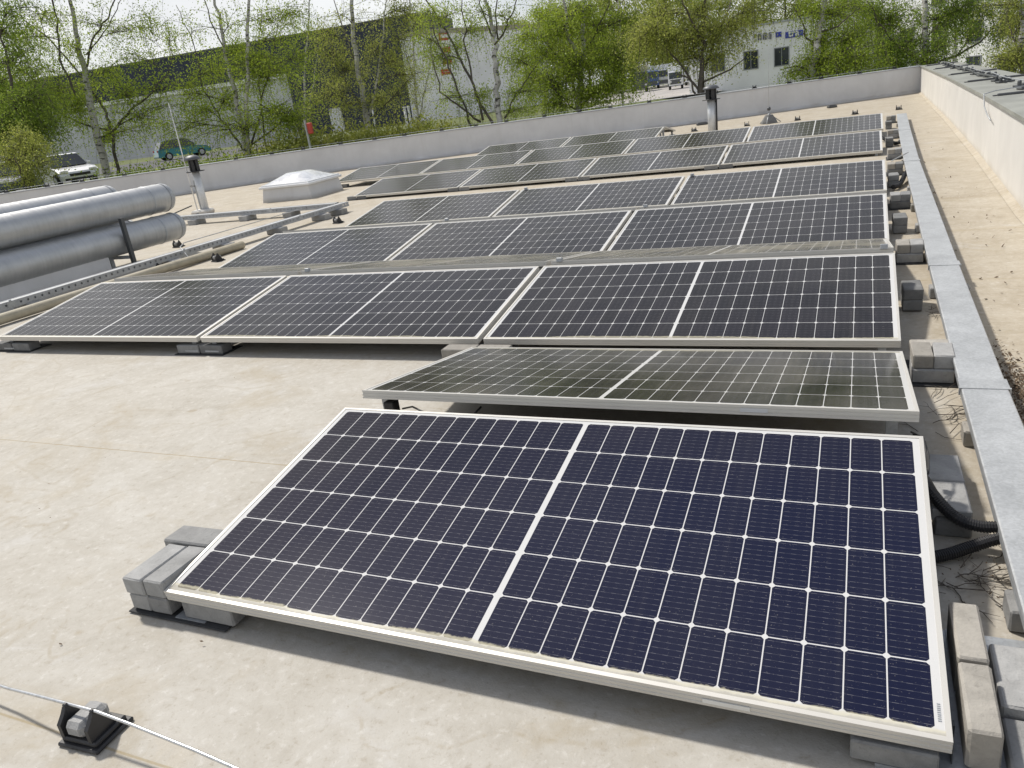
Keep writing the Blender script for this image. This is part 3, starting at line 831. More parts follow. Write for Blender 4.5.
twig_heap('dry_twigs', 0.15, 1.78, 22, 0.20, 'tangle of dry twigs in front of the nearest paver stack', 0.06, 0.12, 0.6)
twig_heap('dry_twigs', 0.18, 3.1, 16, 0.10, 'dry twigs beside the second row', 0.03, 0.03)
def litter(cx, cy, n, sx, sy, label, sz=0.012, name='leaf_litter'):
    b_ = MB(); r_ = random.Random(label)
    for k in range(n):
        p = Vector((cx + r_.gauss(0, sx), cy + r_.gauss(0, sy), 0.003 + abs(r_.gauss(0, 0.006)))); a = r_.random() * 6.3; s_ = sz * r_.uniform(.3, 1.2)
        d = Vector((math.cos(a), math.sin(a), r_.gauss(0, .4))) * s_; e = Vector((-math.sin(a), math.cos(a), r_.gauss(0, .4))) * s_ * 0.5
        b_.add([p - d, p + e, p + d, p - e], [(0, 1, 2, 3)])
    tag(b_.build(name, simple('litter_' + str(n), (0.11, 0.075, 0.045), 0.9, 0, 0.5, 60)), label, 'litter', kind='stuff')
litter(0.415, 2.08, 900, 0.035, 0.26, 'brown leaf litter along the right edge of the cable tray', 0.010)
litter(0.17, 0.74, 120, 0.06, 0.08, 'crumbs of bark and leaves beside the nearest panel', 0.004)
litter(0.55, 6.0, 120, 0.16, 3.5, 'scattered crumbs on the roof between tray and wall', 0.012)
litter(-3.5, 0.6, 60, 1.6, 0.8, 'scattered dark crumbs on the open roof in front', 0.006)

# ------------------------------------------------------------------ lightning conductor on block holders
def holder_mesh(root):
    b_ = MB(); b_.box((0, 0, 0.006), (0.135, 0.12, 0.012), ch=0.004); b_.box((0, 0, 0.018), (0.115, 0.10, 0.014), ch=0.004)
    b_.build('base_plate', M['black'], root)
    b_ = MB(); b_.box((-0.012, 0.0, 0.045), (0.062, 0.092, 0.044), ch=0.012, jit=0.001); b_.build('concrete_core', M['conc'], root)
    for sx in (-0.052, 0.040):
        b_ = MB(); b_.prism([(-0.048, 0.012), (0.030, 0.012), (0.030, 0.030), (-0.006, 0.092), (-0.020, 0.092), (-0.030, 0.078), (-0.048, 0.060)], sx - 0.006, sx + 0.006, 'x')
        b_.box((sx, -0.014, 0.093), (0.013, 0.012, 0.012), ch=0.003)
        b_.build('clip_arm', M['black'], root)
hold = thing('wire_holder', 'black block holder with concrete core carrying the wire in front', 'wire holder', (-1.925, -0.415, 0.0), 0.06, 'holders of the lightning conductor')
holder_mesh(hold)
b = MB()
b.tube([(-2.75, -0.395, 0.05), (-2.45, -0.40, 0.052), (-2.25, -0.41, 0.060), (-2.10, -0.42, 0.080), (-1.98, -0.427, 0.0935), (-1.87, -0.425, 0.0935), (-1.75, -0.428, 0.088), (-1.55, -0.435, 0.076), (-1.3, -0.45, 0.062), (-0.9, -0.47, 0.05)], 0.0042, 8)
tag(b.build('conductor_wire', mk_galv('bright_wire', (0.62, 0.63, 0.64), 0.3, 0.85)), 'bright metal wire running over the holder at bottom left', 'wire')
HL = [((-8.87, 6.6), 'beyond the perforated tray near the duct end, upper one'), ((-7.08, 5.48), 'beside the left end of the third row'), ((-7.54, 5.07), 'lying behind the left end of the second row'),
      ((-9.7, 6.64), 'just past the end of the stacked ducts'), ((-6.96, 7.76), 'near the far end of the perforated tray'), ((-1.52, 18.35), 'third from right on the strip behind the last row'),
      ((-0.31, 18.33), 'second from right on the strip behind the last row'), ((0.57, 18.35), 'beyond the end of the covered tray, by the right wall'),
      ((-3.87, 18.3), 'behind the last row, left of the slim vent'), ((-2.64, 18.3), 'behind the last row beside the tripod mast')]
for (x, y), w in HL:
    copy_tree(hold, f'small black wire holder {w}', (x, y, 0), (0, 0, random.uniform(-0.3, 0.3)))
# holders and wire along the two copings
cop = MB(); cop.box((0, 0, 0.008), (0.12, 0.10, 0.016), ch=0.004); cop.box((-0.042, 0, 0.045), (0.014, 0.03, 0.07), ch=0.003); cop.box((0.042, 0, 0.045), (0.014, 0.03, 0.07), ch=0.003); cop.box((0, 0, 0.03), (0.06, 0.05, 0.03), ch=0.008)
cop_o = None
def coping_holder(loc, rz, lab):
    global cop_o
    if cop_o is None: cop_o = cop.build('wire_holder', M['black']); o = cop_o
    else: o = cop_o.copy(); COL.objects.link(o)
    o.location = loc; o.rotation_euler = (0, 0, rz); return o
def along(line, s):
    for a, b_ in zip(line[:-1], line[1:]):
        L = (Vector(b_) - Vector(a)).length
        if s <= L: return Vector(a).lerp(Vector(b_), s / L), math.atan2(b_[1] - a[1], b_[0] - a[0])
        s -= L
    return Vector(line[-1]), 0
CL = [tuple(p) for p in offset_line(FAR, 0.10)]
s, k = 0.7, 0
wire = []
while s < 30:
    p, a = along(CL, s)
    o = coping_holder((p.x, p.y, 0.706), a, '')
    tag(o, 'small black holder on top of the far grey parapet, one of an even line', 'wire holder', 'holders along the far parapet')
    wire.append((p.x, p.y, 0.765)); s += 0.98 + 0.12 * math.sin(k * 2.1); k += 1
b = MB(); b.tube(wire, 0.005, 6); tag(b.build('conductor_wire', M['galv_dull']), 'thin wire along the top of the far parapet', 'wire')
# darker cluster of clamps on the right coping
wire = []
for q, y in enumerate((9.4, 9.95, 11.2, 11.7, 13.2, 13.7, 14.6, 16.5, 17.4, 18.6, 20.5, 21.6, 23.0)):
    x = np.interp(y, [p[1] for p in RIGHT], [p[0] for p in RIGHT]) + 0.42 + 0.03 * math.sin(q * 1.9)
    b = MB(); b.box((0, 0, 0.012), (0.20, 0.11, 0.022), ch=0.005); b.box((-0.05, 0.0, 0.045), (0.035, 0.05, 0.06), ch=0.01); b.box((0.055, 0.0, 0.04), (0.035, 0.05, 0.05), ch=0.01)
    o = b.build('wire_clamp', M['steel_dark'], loc=(x, y, 0.701)); o.rotation_euler = (0, 0, 0.3)
    tag(o, 'dark wire clamp in the line along the right-hand coping', 'wire clamp', 'clamps along the right coping')
    wire.append((x, y, 0.765))
wire = [(1.9, 8.6, 0.78), (1.6, 8.9, 0.775)] + wire
b = MB(); b.tube(wire, 0.006, 6); tag(b.build('conductor_wire', M['galv_dull']), 'conductor wire clamped along the right coping', 'wire')
b = MB(); b.tube([(1.55, 9.1, 0.76), (1.35, 9.15, 0.745), (1.15, 9.05, 0.74), (1.04, 9.0, 0.72), (1.035, 8.85, 0.60), (1.03, 8.5, 0.53), (1.03, 8.25, 0.50)], 0.006, 6)
tag(b.build('loose_cable', M['galv_dull']), 'loose grey cable hanging over the right coping against the wall', 'cable')
b = MB(); b.tube([(1.5, 11.0, 0.735), (1.55, 12.5, 0.74), (1.5, 14, 0.74), (1.62, 16, 0.735), (1.6, 18, 0.735), (1.75, 22, 0.735)], 0.013, 6)
tag(b.build('coping_cable', M['steel_dark']), 'thick dark cable lying along the right coping', 'cable')
for (x, y, lab, sz) in ((-0.89, 21.6, 'small dark drain lying at the foot of the far wall', 0.22), (-4.05, 20.4, 'flat dark scupper at the foot of the far wall near the slim vent', 0.30)):
    b = MB(); b.box((x, y, 0.03), (sz, 0.16, 0.05), 0.4, ch=0.01); b.box((x, y, 0.06), (sz * .7, 0.1, 0.02), 0.4, ch=0.004)
    tag(b.build('roof_drain', M['steel_dark']), lab, 'drain')

# ------------------------------------------------------------------ roof vents, mast, skylight
def vent(loc, h, r, cap_r, lab, plinth, rod):
    v = thing('roof_vent', lab, 'vent', loc)
    b_ = MB(); b_.tube([(0, 0, 0.0), (0, 0, h)], r, 16); b_.build('pipe', M['bright_galv'], v)
    b_ = MB(); b_.lathe([(0, h), (cap_r * 1.0, h + 0.001), (cap_r * 1.0, h + 0.014), (r * 1.1, h + 0.02)], n=20)
    b_.build('flange', M['black'], v)
    b_ = MB(); H_ = 0.20
    for k_ in range(6):
        a = k_ * math.pi / 3; b_.box((r * 1.15 * math.cos(a), r * 1.15 * math.sin(a), h + 0.02 + H_ / 2), (0.02, r * 0.85, H_), a)
    b_.tube([(0, 0, h + 0.02), (0, 0, h + 0.15)], r * 0.8, 12); b_.build('grille', M['black'], v)
    b_ = MB(); t0 = h + 0.02 + H_; cr = cap_r * 0.92
    b_.lathe([(0, t0), (cr, t0), (cr * 0.98, t0 + 0.02), (cr * 0.8, t0 + 0.055), (cr * 0.45, t0 + 0.08), (0, t0 + 0.088)], n=20)
    b_.build('cap', M['dark_cap'], v)
    if plinth:
        b_ = MB(); b_.box((-0.05, -0.03, 0.05), (0.36, 0.30, 0.10), 0.3, ch=0.03); b_.build('collar', M['wall_r'], v)
        b_ = MB(); b_.box((-r * 0.9, -r * 0.6, h * 0.45), (0.03, 0.03, h * 0.72)); b_.build('rail', M['galv_dull'], v)
    else:
        b_ = MB(); b_.tube([(r * 1.2, -r * .4, 0.0), (r * 1.25, -r * .4, h)], 0.02, 6); b_.build('cable', M['black'], v)
    return v
M['bright_galv'] = mk_galv('bright_galvanised_pipe', (0.66, 0.68, 0.70), 0.4, 0.3)
M['dark_cap'] = simple('dark_vent_cap', (0.10, 0.105, 0.115), 0.5, 0.2)
vent((-11.72, 10.08, 0), 0.80, 0.068, 0.17, 'metal roof vent with dark cap left of the skylight', True, True)
vent((-3.14, 16.45, 0), 0.74, 0.088, 0.19, 'slim metal roof vent with dark mushroom cap behind the last rows', False, False)
rodm = thing('lightning_rod', 'thin white rod rising beside the left roof vent', 'lightning rod', (-11.83, 9.98, 0.0))
b = MB(); b.tube([(0, 0, 0.05), (0, 0, 1.1), (0, 0, 2.06)], [0.012, 0.010, 0.006], 6); b.build('rod', simple('white_rod', (0.7, 0.7, 0.7), 0.4), rodm)
b = MB(); b.box((0, 0, 0.03), (0.2, 0.2, 0.06), ch=0.02); b.box((0.04, 0, 0.55), (0.1, 0.03, 0.03)); b.build('foot', M['conc'], rodm)
b = MB(); b.tube([(-12.2, 9.0, 0.04), (-11.98, 9.5, 0.12), (-11.86, 9.9, 0.2)], 0.012, 6)
tag(b.build('metal_rod', M['steel_dark']), 'dark slanting bar from the duct end to the left vent', 'rod')
tri = thing('lightning_rod', 'thin rod on a dark cone foot behind the last row', 'lightning rod', (-2.15, 18.36, 0))
b = MB(); b.lathe([(0.0, 0.0), (0.19, 0.0), (0.18, 0.04), (0.085, 0.19), (0.0, 0.20)], n=8, smooth=False); b.build('foot', M['conc_dark'], tri)
b = MB()
for k_ in range(3):
    a = 0.4 + k_ * 2.1; b.tube([(0.27 * math.cos(a), 0.27 * math.sin(a), 0.01), (0, 0, 0.22)], 0.012, 5)
b.build('leg', M['galv'], tri)
b = MB(); b.lathe([(0, 0.28), (0.035, 0.295), (0.045, 0.325), (0.035, 0.355), (0, 0.37)], n=10); b.build('ball', M['steel_dark'], tri)
b = MB(); b.tube([(0, 0, 0.18), (0, 0, 1.2), (0, 0, 2.0)], [0.006, 0.005, 0.003], 6); b.build('rod', M['galv'], tri)

# skylight
sk = thing('skylight', 'square white skylight with clear dome over a wrapped kerb', 'skylight', (-10.42, 11.95, 0), 0.0)
A, B_, C_ = Vector((-11.147, 11.12)), Vector((-10.06, 11.20)), Vector((-9.90, 12.35))
u_ = (B_ - A); v_ = Vector((-u_.y, u_.x)); ang = math.atan2(u_.y, u_.x)
SW, SD = 1.10, 1.15
cx = A + u_.normalized() * SW / 2 + v_.normalized() * SD / 2
sk.location = (cx.x, cx.y, 0); sk.rotation_euler = (0, 0, ang)
b = MB()
b.add([(-SW / 2 - .03, -SD / 2 - .03, 0), (SW / 2 + .03, -SD / 2 - .03, 0), (SW / 2 + .03, SD / 2 + .03, 0), (-SW / 2 - .03, SD / 2 + .03, 0),
       (-SW / 2 + .01, -SD / 2 + .01, .26), (SW / 2 - .01, -SD / 2 + .01, .26), (SW / 2 - .01, SD / 2 - .01, .26), (-SW / 2 + .01, SD / 2 - .01, .26)],
      [(0, 1, 5, 4), (1, 2, 6, 5), (2, 3, 7, 6), (3, 0, 4, 7), (4, 5, 6, 7)])
b.build('kerb', M['wall'], sk)
b = MB(); b.box((0, 0, 0.285), (SW + 0.10, SD + 0.10, 0.05), ch=0.012); b.box((0, 0, 0.32), (SW + 0.03, SD + 0.03, 0.03), ch=0.008)
b.build('rim', simple('white_plastic', (0.74, 0.75, 0.76), 0.35, 0, 0.05), sk)
b = MB(); N = 12; vs = []
for j in range(N + 1):
    for i in range(N + 1):
        a, c = i / N * 2 - 1, j / N * 2 - 1
        hh = 0.175 * min(1.0, 1.5 * (1 - max(abs(a), abs(c)))) ** 0.8 * (1 - 0.25 * (a * a + c * c))
        vs.append((a * (SW / 2 - .03), c * (SD / 2 - .03), 0.335 + hh))
b.add(vs, [(j * (N + 1) + i, j * (N + 1) + i + 1, (j + 1) * (N + 1) + i + 1, (j + 1) * (N + 1) + i) for j in range(N) for i in range(N)], smooth=True)
t = NT('milky_dome'); nn = t.noise(t.pos(), 5, 4, 0.6, 1.0)
t.set(color=t.ramp(nn, [(0.35, (0.55, 0.57, 0.60)), (0.65, (0.8, 0.81, 0.82))]), rough=0.12, coat=0.6); b.build('dome', t.mat, sk)

# ------------------------------------------------------------------ ducts at the left
def duct(x, z, r, y0, y1, lab, ang=0.0):
    d = thing('ventilation_duct', lab, 'duct', (x, y1, z), ang, 'stacked ventilation ducts')
    b_ = MB(); L = y1 - y0; n = int(L / 0.012); n = min(n, 700)
    pts = []; rs = []
    for k_ in range(n + 1):
        yy = -L + L * k_ / n
        pts.append((0, yy, 0)); ph = ((yy * 9.0) % 1.0)
        rs.append(r + (0.0018 if ph < 0.10 else 0.0))
    b_.tube(pts, rs, 36, cap=False); b_.build('spiral_tube', M['duct'], d)
    b_ = MB(); b_.tube([(0, -0.30, 0), (0, -0.285, 0), (0, -0.27, 0)], [r + 0.001, r + 0.006, r + 0.001], 36, cap=False); b_.build('band', M['galv_dull'], d); b_ = MB()
    b_.tube([(0, -0.02, 0), (0, 0.0, 0), (0, 0.012, 0)], [r + 0.005, r + 0.006, r - 0.004], 36, cap=False); b_.build('band', M['galv_dull'], d)
    b_ = MB(); b_.tube([(0, 0.0, 0), (0, 0.05, 0), (0, 0.09, 0), (0, 0.11, 0)], [r - 0.002, r * 0.95, r * 0.75, r * 0.3], 36); b_.build('end_cap', M['galv'], d)
    return d
duct(-8.50, 0.72, 0.178, -4, 6.22, 'upper silver spiral duct nearest to the panels')
duct(-8.36, 0.355, 0.172, -4, 6.14, 'lower silver spiral duct lying beneath the front upper one')
duct(-8.92, 0.79, 0.185, -4, 5.75, 'rear silver spiral duct half hidden behind the upper one')
duct(-8.80, 0.36, 0.172, -4, 5.80, 'lower rear spiral duct in the shade behind the others')
b = MB(); b.box((-8.55, 0.35, 0.125), (0.56, 9.3, 0.22), ch=0.01)
tag(b.build('duct_plinth', M['wall']), 'long grey wrapped plinth under the silver ducts', 'plinth')
st = thing('duct_stand', 'dark steel stand holding the stacked ducts near their end', 'stand', (-8.35, 5.2, 0))
b = MB(); b.box((0.20, 0.02, 0.31), (0.045, 0.045, 0.62)); b.build('post', M['steel_dark'], st)
b = MB(); b.box((-0.10, -0.05, 0.12), (0.05, 0.05, 0.24)); b.build('leg', M['galv_dull'], st)
b = MB(); b.box((0.05, 0.02, 0.155), (0.34, 0.04, 0.035)); b.build('cross_bar', M['galv_dull'], st)
b = MB(); b.box((0.20, 0.02, 0.008), (0.14, 0.14, 0.014)); b.build('foot_plate', M['galv_dull'], st)

# ------------------------------------------------------------------ perforated trays at the left
def mk_perf():
    t_ = NT('perforated_steel'); x, y, z = t_.sep(t_.coord('Object'))
    fx = t_.math('ABSOLUTE', t_.math('SUBTRACT', t_.math('FRACT', t_.math('MULTIPLY', y, 14.0)), 0.5))
    hole = t_.math('LESS_THAN', fx, 0.26)
    n1 = t_.noise(t_.coord('Object'), 6, 4)
    t_.set(color=t_.ramp(n1, [(0.3, (0.40, 0.43, 0.48)), (0.7, (0.55, 0.58, 0.62))]), rough=0.42, metal=0.55)
    return t_
M['perf'] = mk_galv('tray_steel', (0.38, 0.40, 0.43), 0.45, 0.4)
def perf_tray(p0, p1, w, h, z0, lab):
    p0, p1 = Vector(p0), Vector(p1); L = (p1 - p0).length
    t_ = thing('cable_tray', lab, 'cable tray', (p0.x, p0.y, z0), math.atan2(p1.y - p0.y, p1.x - p0.x))
    for sy in (-1, 1):
        b_ = MB(); y = sy * w / 2; n = int(L / 0.075)
        b_.box((L / 2, y, h * 0.20), (L, 0.003, h * 0.40)); b_.box((L / 2, y, h * 0.86), (L, 0.003, h * 0.28))
        for k_ in range(n): b_.box(((k_ + 0.5) * L / n, y, h * 0.56), (0.058, 0.003, h * 0.32))
        b_.box((L / 2, y - sy * 0.008, h - 0.0015), (L, 0.014, 0.003))
        b_.build('side_rail', M['perf'], t_)
    b_ = MB(); b_.box((L / 2, 0, 0.002), (L, w - 0.005, 0.003)); b_.build('bottom', M['galv_dull'], t_)
    n = int(L / 2.2)
    for k_ in range(n + 1):
        b_ = MB(); x = min(L - 0.1, 0.4 + k_ * 2.2); b_.box((x, -w / 2 - 0.004, h * 0.60), (0.08, 0.004, h * 0.75)); b_.box((x, -w / 2 - 0.001, h * 1.03), (0.022, 0.014, 0.022), ch=0.003)
        b_.build('coupler', M['galv_dull'], t_)
    b_ = MB(); b_.box((L / 2, 0, h - 0.004), (L - 0.01, w - 0.030, 0.003)); b_.build('lid', M['galv'], t_)
    return t_
perf_tray((-7.76, -1.5), (-7.60, 8.9), 0.12, 0.068, 0.085, 'galvanised perforated cable tray running past the silver ducts')
perf_tray((-11.6, 8.80), (-7.75, 8.86), 0.14, 0.07, 0.085, 'second cable tray branching off in front of the skylight')
for q, (x, y, w) in enumerate(((-7.74, 1.9, 'at the left edge of the picture'), (-7.72, 3.52, 'beside the second row, nearest the ducts'), (-7.66, 5.3, 'below the steel duct stand'), (-7.62, 6.17, 'beyond the duct stand'),
                              (-7.60, 7.2, 'beside the third row, middle of the tray'), (-7.58, 8.2, 'second from the tray end'), (-7.57, 8.62, 'at the far end of the tray'))):
    o = paver((x, y, 0.0), 0.0, f'grey paver under the perforated tray {w}', 'conc', group='pavers carrying the cable trays'); o.scale = (1.3, 1.6, 1.4)
for x, w in ((-10.7, 'left'), (-9.55, 'middle'), (-8.62, 'right')):
    o = paver((x, 8.80, 0.0), HP, f'{w} grey paver under the tray in front of the skylight', 'conc', group='pavers carrying the cable trays'); o.scale = (1.3, 1.8, 1.4)
b = MB(); b.tube([(-7.42, -2, 0.06), (-7.40, 2, 0.06), (-7.36, 4.6, 0.06), (-7.34, 6.2, 0.05)], 0.05, 12)
tag(b.build('pipe', simple('beige_pipe', (0.40, 0.36, 0.27), 0.6)), 'beige plastic pipe lying along the perforated tray', 'pipe')
b = MB(); b.tube([(-8.35, 9.0, 0.12), (-8.0, 5.9, 0.17), (-7.7, 5.55, 0.18), (-7.35, 5.35, 0.02)], 0.006, 6)
tag(b.build('conductor_wire', M['galv']), 'pale wire crossing the perforated tray near the duct stand', 'wire')

# ------------------------------------------------------------------ trees
class Leaves:
    """many small diamond leaves gathered into one crown mesh"""
    def __init__(s): s.p = []
    def add(s, pts): s.p.append(np.asarray(pts, float))
    def build(s, name, mat, size, parent, seed, squash=0.55):
        P = np.concatenate(s.p); n = len(P); r = np.random.default_rng(seed)
        a = r.normal(size=(n, 3)); a[:, 2] -= 0.35; a /= np.linalg.norm(a, axis=1)[:, None]
        q = r.normal(size=(n, 3)); b_ = np.cross(a, q); b_ /= np.linalg.norm(b_, axis=1)[:, None]
        sz = size * r.uniform(0.55, 1.25, n)[:, None]
        V = np.empty((n, 4, 3)); V[:, 0] = P - a * sz; V[:, 1] = P + b_ * sz * squash; V[:, 2] = P + a * sz; V[:, 3] = P - b_ * sz * squash
        if parent is not None: V -= np.array(parent.location)
        me = bpy.data.meshes.new(name)
        me.vertices.add(n * 4); me.vertices.foreach_set('co', V.reshape(-1).astype(np.float32))
        me.loops.add(n * 4); me.loops.foreach_set('vertex_index', np.arange(n * 4, dtype=np.int32))
        me.polygons.add(n); me.polygons.foreach_set('loop_start', np.arange(0, n * 4, 4, dtype=np.int32))
        me.materials.append(mat); me.update(calc_edges=True)
        o = bpy.data.objects.new(name, me); COL.objects.link(o); o.parent = parent
        return o
def curve(p0, p1, sag, n, r_, wob):
    p0, p1 = Vector(p0), Vector(p1); L = (p1 - p0).length; out = []
    off = Vector((r_.gauss(0, 1), r_.gauss(0, 1), r_.gauss(0, .5))) * wob * L
    for k in range(n + 1):
        t_ = k / n
        out.append(p0.lerp(p1, t_) + off * math.sin(math.pi * t_) + Vector((0, 0, sag * L * math.sin(math.pi * t_))))
    return out
def birch(label, D, stems, clumps, leaf='leaf', leafsize=0.05, seed=1, group='birches beyond the far parapet', dense=1.6, white=(0,), twigs_only=0, tall=True, name='birch_tree', droop=1.0):
    """stems: [(px, py, radius m), ...] lists read low to high; clumps: (px, py, rx, ry, twigs) in pixels, all around depth D"""
    r_ = random.Random(seed); nr = np.random.default_rng(seed)
    b0 = at(stems[0][0][0], stems[0][0][1], D); base = Vector((b0.x, b0.y, ground_z(b0.x, b0.y)))
    t_ = thing(name, label, 'tree', base, 0, group)
    tb, tw = MB(), MB(); nodes = []
    for si, stm in enumerate(stems):
        dd = 0 if si == 0 else r_.uniform(-1.6, 1.6)
        pts = [at(x, y, D + dd * (k / max(1, len(stm) - 1))) for k, (x, y, _) in enumerate(stm)]
        rs = [q[2] * (0.85 if si in white else 0.55) for q in stm]
        if pts[0].z > base.z + 0.1 and si < 3: pts = [Vector((base.x + (pts[0].x - base.x) * .6, base.y, base.z - 0.05))] + pts; rs = [rs[0] * 1.15] + rs
        fine = []; fr_ = []
        for a, c, ra, rc in zip(pts[:-1], pts[1:], rs[:-1], rs[1:]):
            K = 4
            for k in range(K):
                fine.append(a.lerp(c, k / K) + Vector((r_.gauss(0, .03), r_.gauss(0, .03), 0))); fr_.append(ra + (rc - ra) * k / K)
        fine.append(pts[-1]); fr_.append(rs[-1])
        (tb if si in white else tw).tube(fine, fr_, 7)
        nodes += list(zip(fine, fr_))
    lv = Leaves(); mpp = D / FPX
    cl = list(clumps)
    if tall:   # the crown goes on above the picture
        xs2 = [c[0] for c in cl]; x0, x1 = min(xs2), max(xs2)
        for k in range(7): cl.append((r_.uniform(x0, x1) * 0.7 + 0.3 * (x0 + x1) / 2, -25 - 17 * k + r_.uniform(-8, 8), 26 - 2 * k, 16, 16))
    for (px, py, rx, ry, nt) in cl:
        c = at(px, py, D + r_.uniform(-1, 1) * rx * mpp)
        best = min(nodes, key=lambda q: (q[0] - c).length + max(0, q[0].z - c.z + 0.15) * 3.0)
        L = (c - best[0]).length
        br = curve(best[0], c, 0.10, 6, r_, 0.07)
        r0 = min(best[1] * 0.6, 0.012 + 0.012 * L)
        tw.tube(br, [r0 + (0.006 - r0) * k / 6 for k in range(7)], 5, cap=False)
        for k in range(int(nt * dense)):
            off = Vector((nr.normal() * rx * mpp * .76, nr.normal() * rx * mpp * .76, nr.normal() * ry * mpp * .62))
            e = c + off
            s_ = br[r_.randint(2, 6)]
            tg = curve(s_, e, 0.08, 4, r_, 0.10)
            drop = r_.uniform(0.2, 1.0) * droop
            tg.append(e + Vector((off.x * .15, off.y * .15, -drop * .6))); tg.append(e + Vector((off.x * .2, off.y * .2, -drop)))
            tw.tube(tg, [0.009, 0.008, 0.007, 0.006, 0.005, 0.004, 0.003], 3, cap=False)
            if k < twigs_only * nt: continue
            nl = r_.randint(46, 84)
            A_ = np.array([tuple(p) for p in tg]); ii = nr.uniform(1.5, len(tg) - 1.001, nl); i0 = ii.astype(int); f = (ii - i0)[:, None]
            lv.add(A_[i0] * (1 - f) + A_[np.minimum(i0 + 1, len(tg) - 1)] * f + nr.normal(size=(nl, 3)) * 0.13)
    for mb in (tb, tw): mb.v = [(v[0] - base.x, v[1] - base.y, v[2] - base.z) for v in mb.v]
    if tb.v: tb.build('trunk', M['bark'], t_)
    tw.build('branches', M['twig'], t_)
    lv.build('crown', M[leaf], leafsize * 0.74, t_, seed)
    return t_

birch('tall birch at the left with many bare crossing limbs above white parked car', 27,
      [[(97, 140, .15), (92, 105, .14), (85, 70, .12), (78, 40, .10), (72, 10, .08), (66, -30, .06), (60, -90, .02)],
       [(112, 135, .10), (108, 118, .09), (98, 100, .08), (70, 62, .06), (45, 35, .05), (20, 15, .03)],
       [(85, 72, .07), (93, 40, .06), (108, 18, .05), (122, -20, .03)],
       [(112, 132, .09), (130, 110, .07), (150, 95, .05), (166, 75, .03), (172, 60, .015)],
       [(86, 55, .05), (100, 38, .04), (115, 14, .03), (124, -5, .02)],
       [(55, 0, .07), (50, -10, .06), (57, 20, .06), (60, 60, .07), (76, 95, .08)],
       [(108, 130, .06), (85, 125, .05), (62, 115, .04), (48, 100, .02)]],
      [(60, 85, 30, 18, 34), (25, 70, 26, 16, 26), (35, 105, 28, 16, 34), (78, 108, 24, 12, 26), (110, 72, 20, 12, 15), (125, 92, 24, 14, 20), (140, 60, 22, 12, 10), (145, 115, 24, 12, 20), (120, 132, 26, 10, 22), (165, 90, 18, 14, 14),
       (20, 40, 26, 14, 20), (40, 18, 26, 12, 16), (100, 25, 24, 14, 10), (130, 30, 26, 14, 12), (150, 22, 22, 12, 10), (70, 45, 20, 12, 9), (170, 40, 18, 14, 8), (8, 90, 18, 20, 22)],
      leafsize=0.048, seed=3, white=(0,))
birch('dense leafy birch with crown cut by the left picture edge', 24,
      [[(22, 165, .13), (20, 130, .12), (12, 90, .09), (4, 50, .06), (-6, 0, .03)], [(20, 140, .08), (34, 110, .06), (46, 80, .03)], [(18, 128, .07), (-6, 100, .05), (-24, 70, .03)]],
      [(12, 118, 26, 16, 42), (28, 100, 22, 14, 30), (-8, 85, 26, 18, 34), (5, 60, 26, 14, 26), (20, 130, 26, 14, 40), (2, 30, 26, 16, 22), (42, 125, 16, 12, 22), (-10, 130, 20, 16, 26), (12, 8, 26, 12, 16)],
      leaf='leaf_dark', leafsize=0.05, seed=5, white=())
birch('rounded yellow-green shrub standing between the two cars at far left', 22,
      [[(24, 180, .06), (25, 160, .05), (26, 140, .02)], [(24, 178, .05), (14, 155, .02)]],
      [(28, 150, 13, 11, 24), (14, 162, 17, 9, 24), (36, 164, 10, 11, 20), (22, 138, 9, 8, 14), (30, 178, 15, 7, 18), (6, 150, 10, 8, 10), (40, 148, 8, 8, 8)],
      leaf='leaf_olive', leafsize=0.035, seed=6, white=(), tall=False, name='shrub', group=None, droop=0.2)
birch('many-stemmed birch in front of the dark hall, left of the red box', 27,
      [[(246, 150, .11), (240, 120, .10), (232, 85, .085), (224, 45, .07), (216, 5, .055), (206, -60, .02)],
       [(248, 150, .10), (246, 115, .09), (247, 75, .08), (247, 35, .07), (250, -10, .05), (252, -60, .02)],
       [(250, 150, .07), (258, 120, .06), (264, 90, .05), (274, 50, .04), (280, 5, .02)],
       [(244, 150, .07), (222, 120, .06), (205, 90, .045), (192, 40, .03), (176, 5, .02)],
       [(247, 148, .06), (275, 128, .05), (292, 108, .03)], [(230, 60, .05), (210, 20, .04), (200, -20, .02)], [(266, 150, .06), (262, 110, .05), (258, 60, .035), (262, 10, .02)]],
      [(255, 62, 26, 12, 40), (240, 50, 20, 10, 22), (270, 75, 22, 14, 26), (215, 70, 22, 12, 20), (225, 100, 26, 14, 28), (270, 112, 26, 14, 40), (295, 120, 16, 12, 24), (205, 110, 20, 12, 18), (190, 95, 18, 14, 14), (245, 128, 30, 10, 26),
       (280, 40, 20, 14, 14), (265, 20, 26, 12, 16), (290, 12, 20, 12, 14), (230, 25, 24, 12, 8), (195, 30, 20, 16, 6), (185, 130, 18, 8, 10), (300, 60, 16, 14, 12)],
      leafsize=0.046, seed=8, white=(0, 1), twigs_only=0.0)
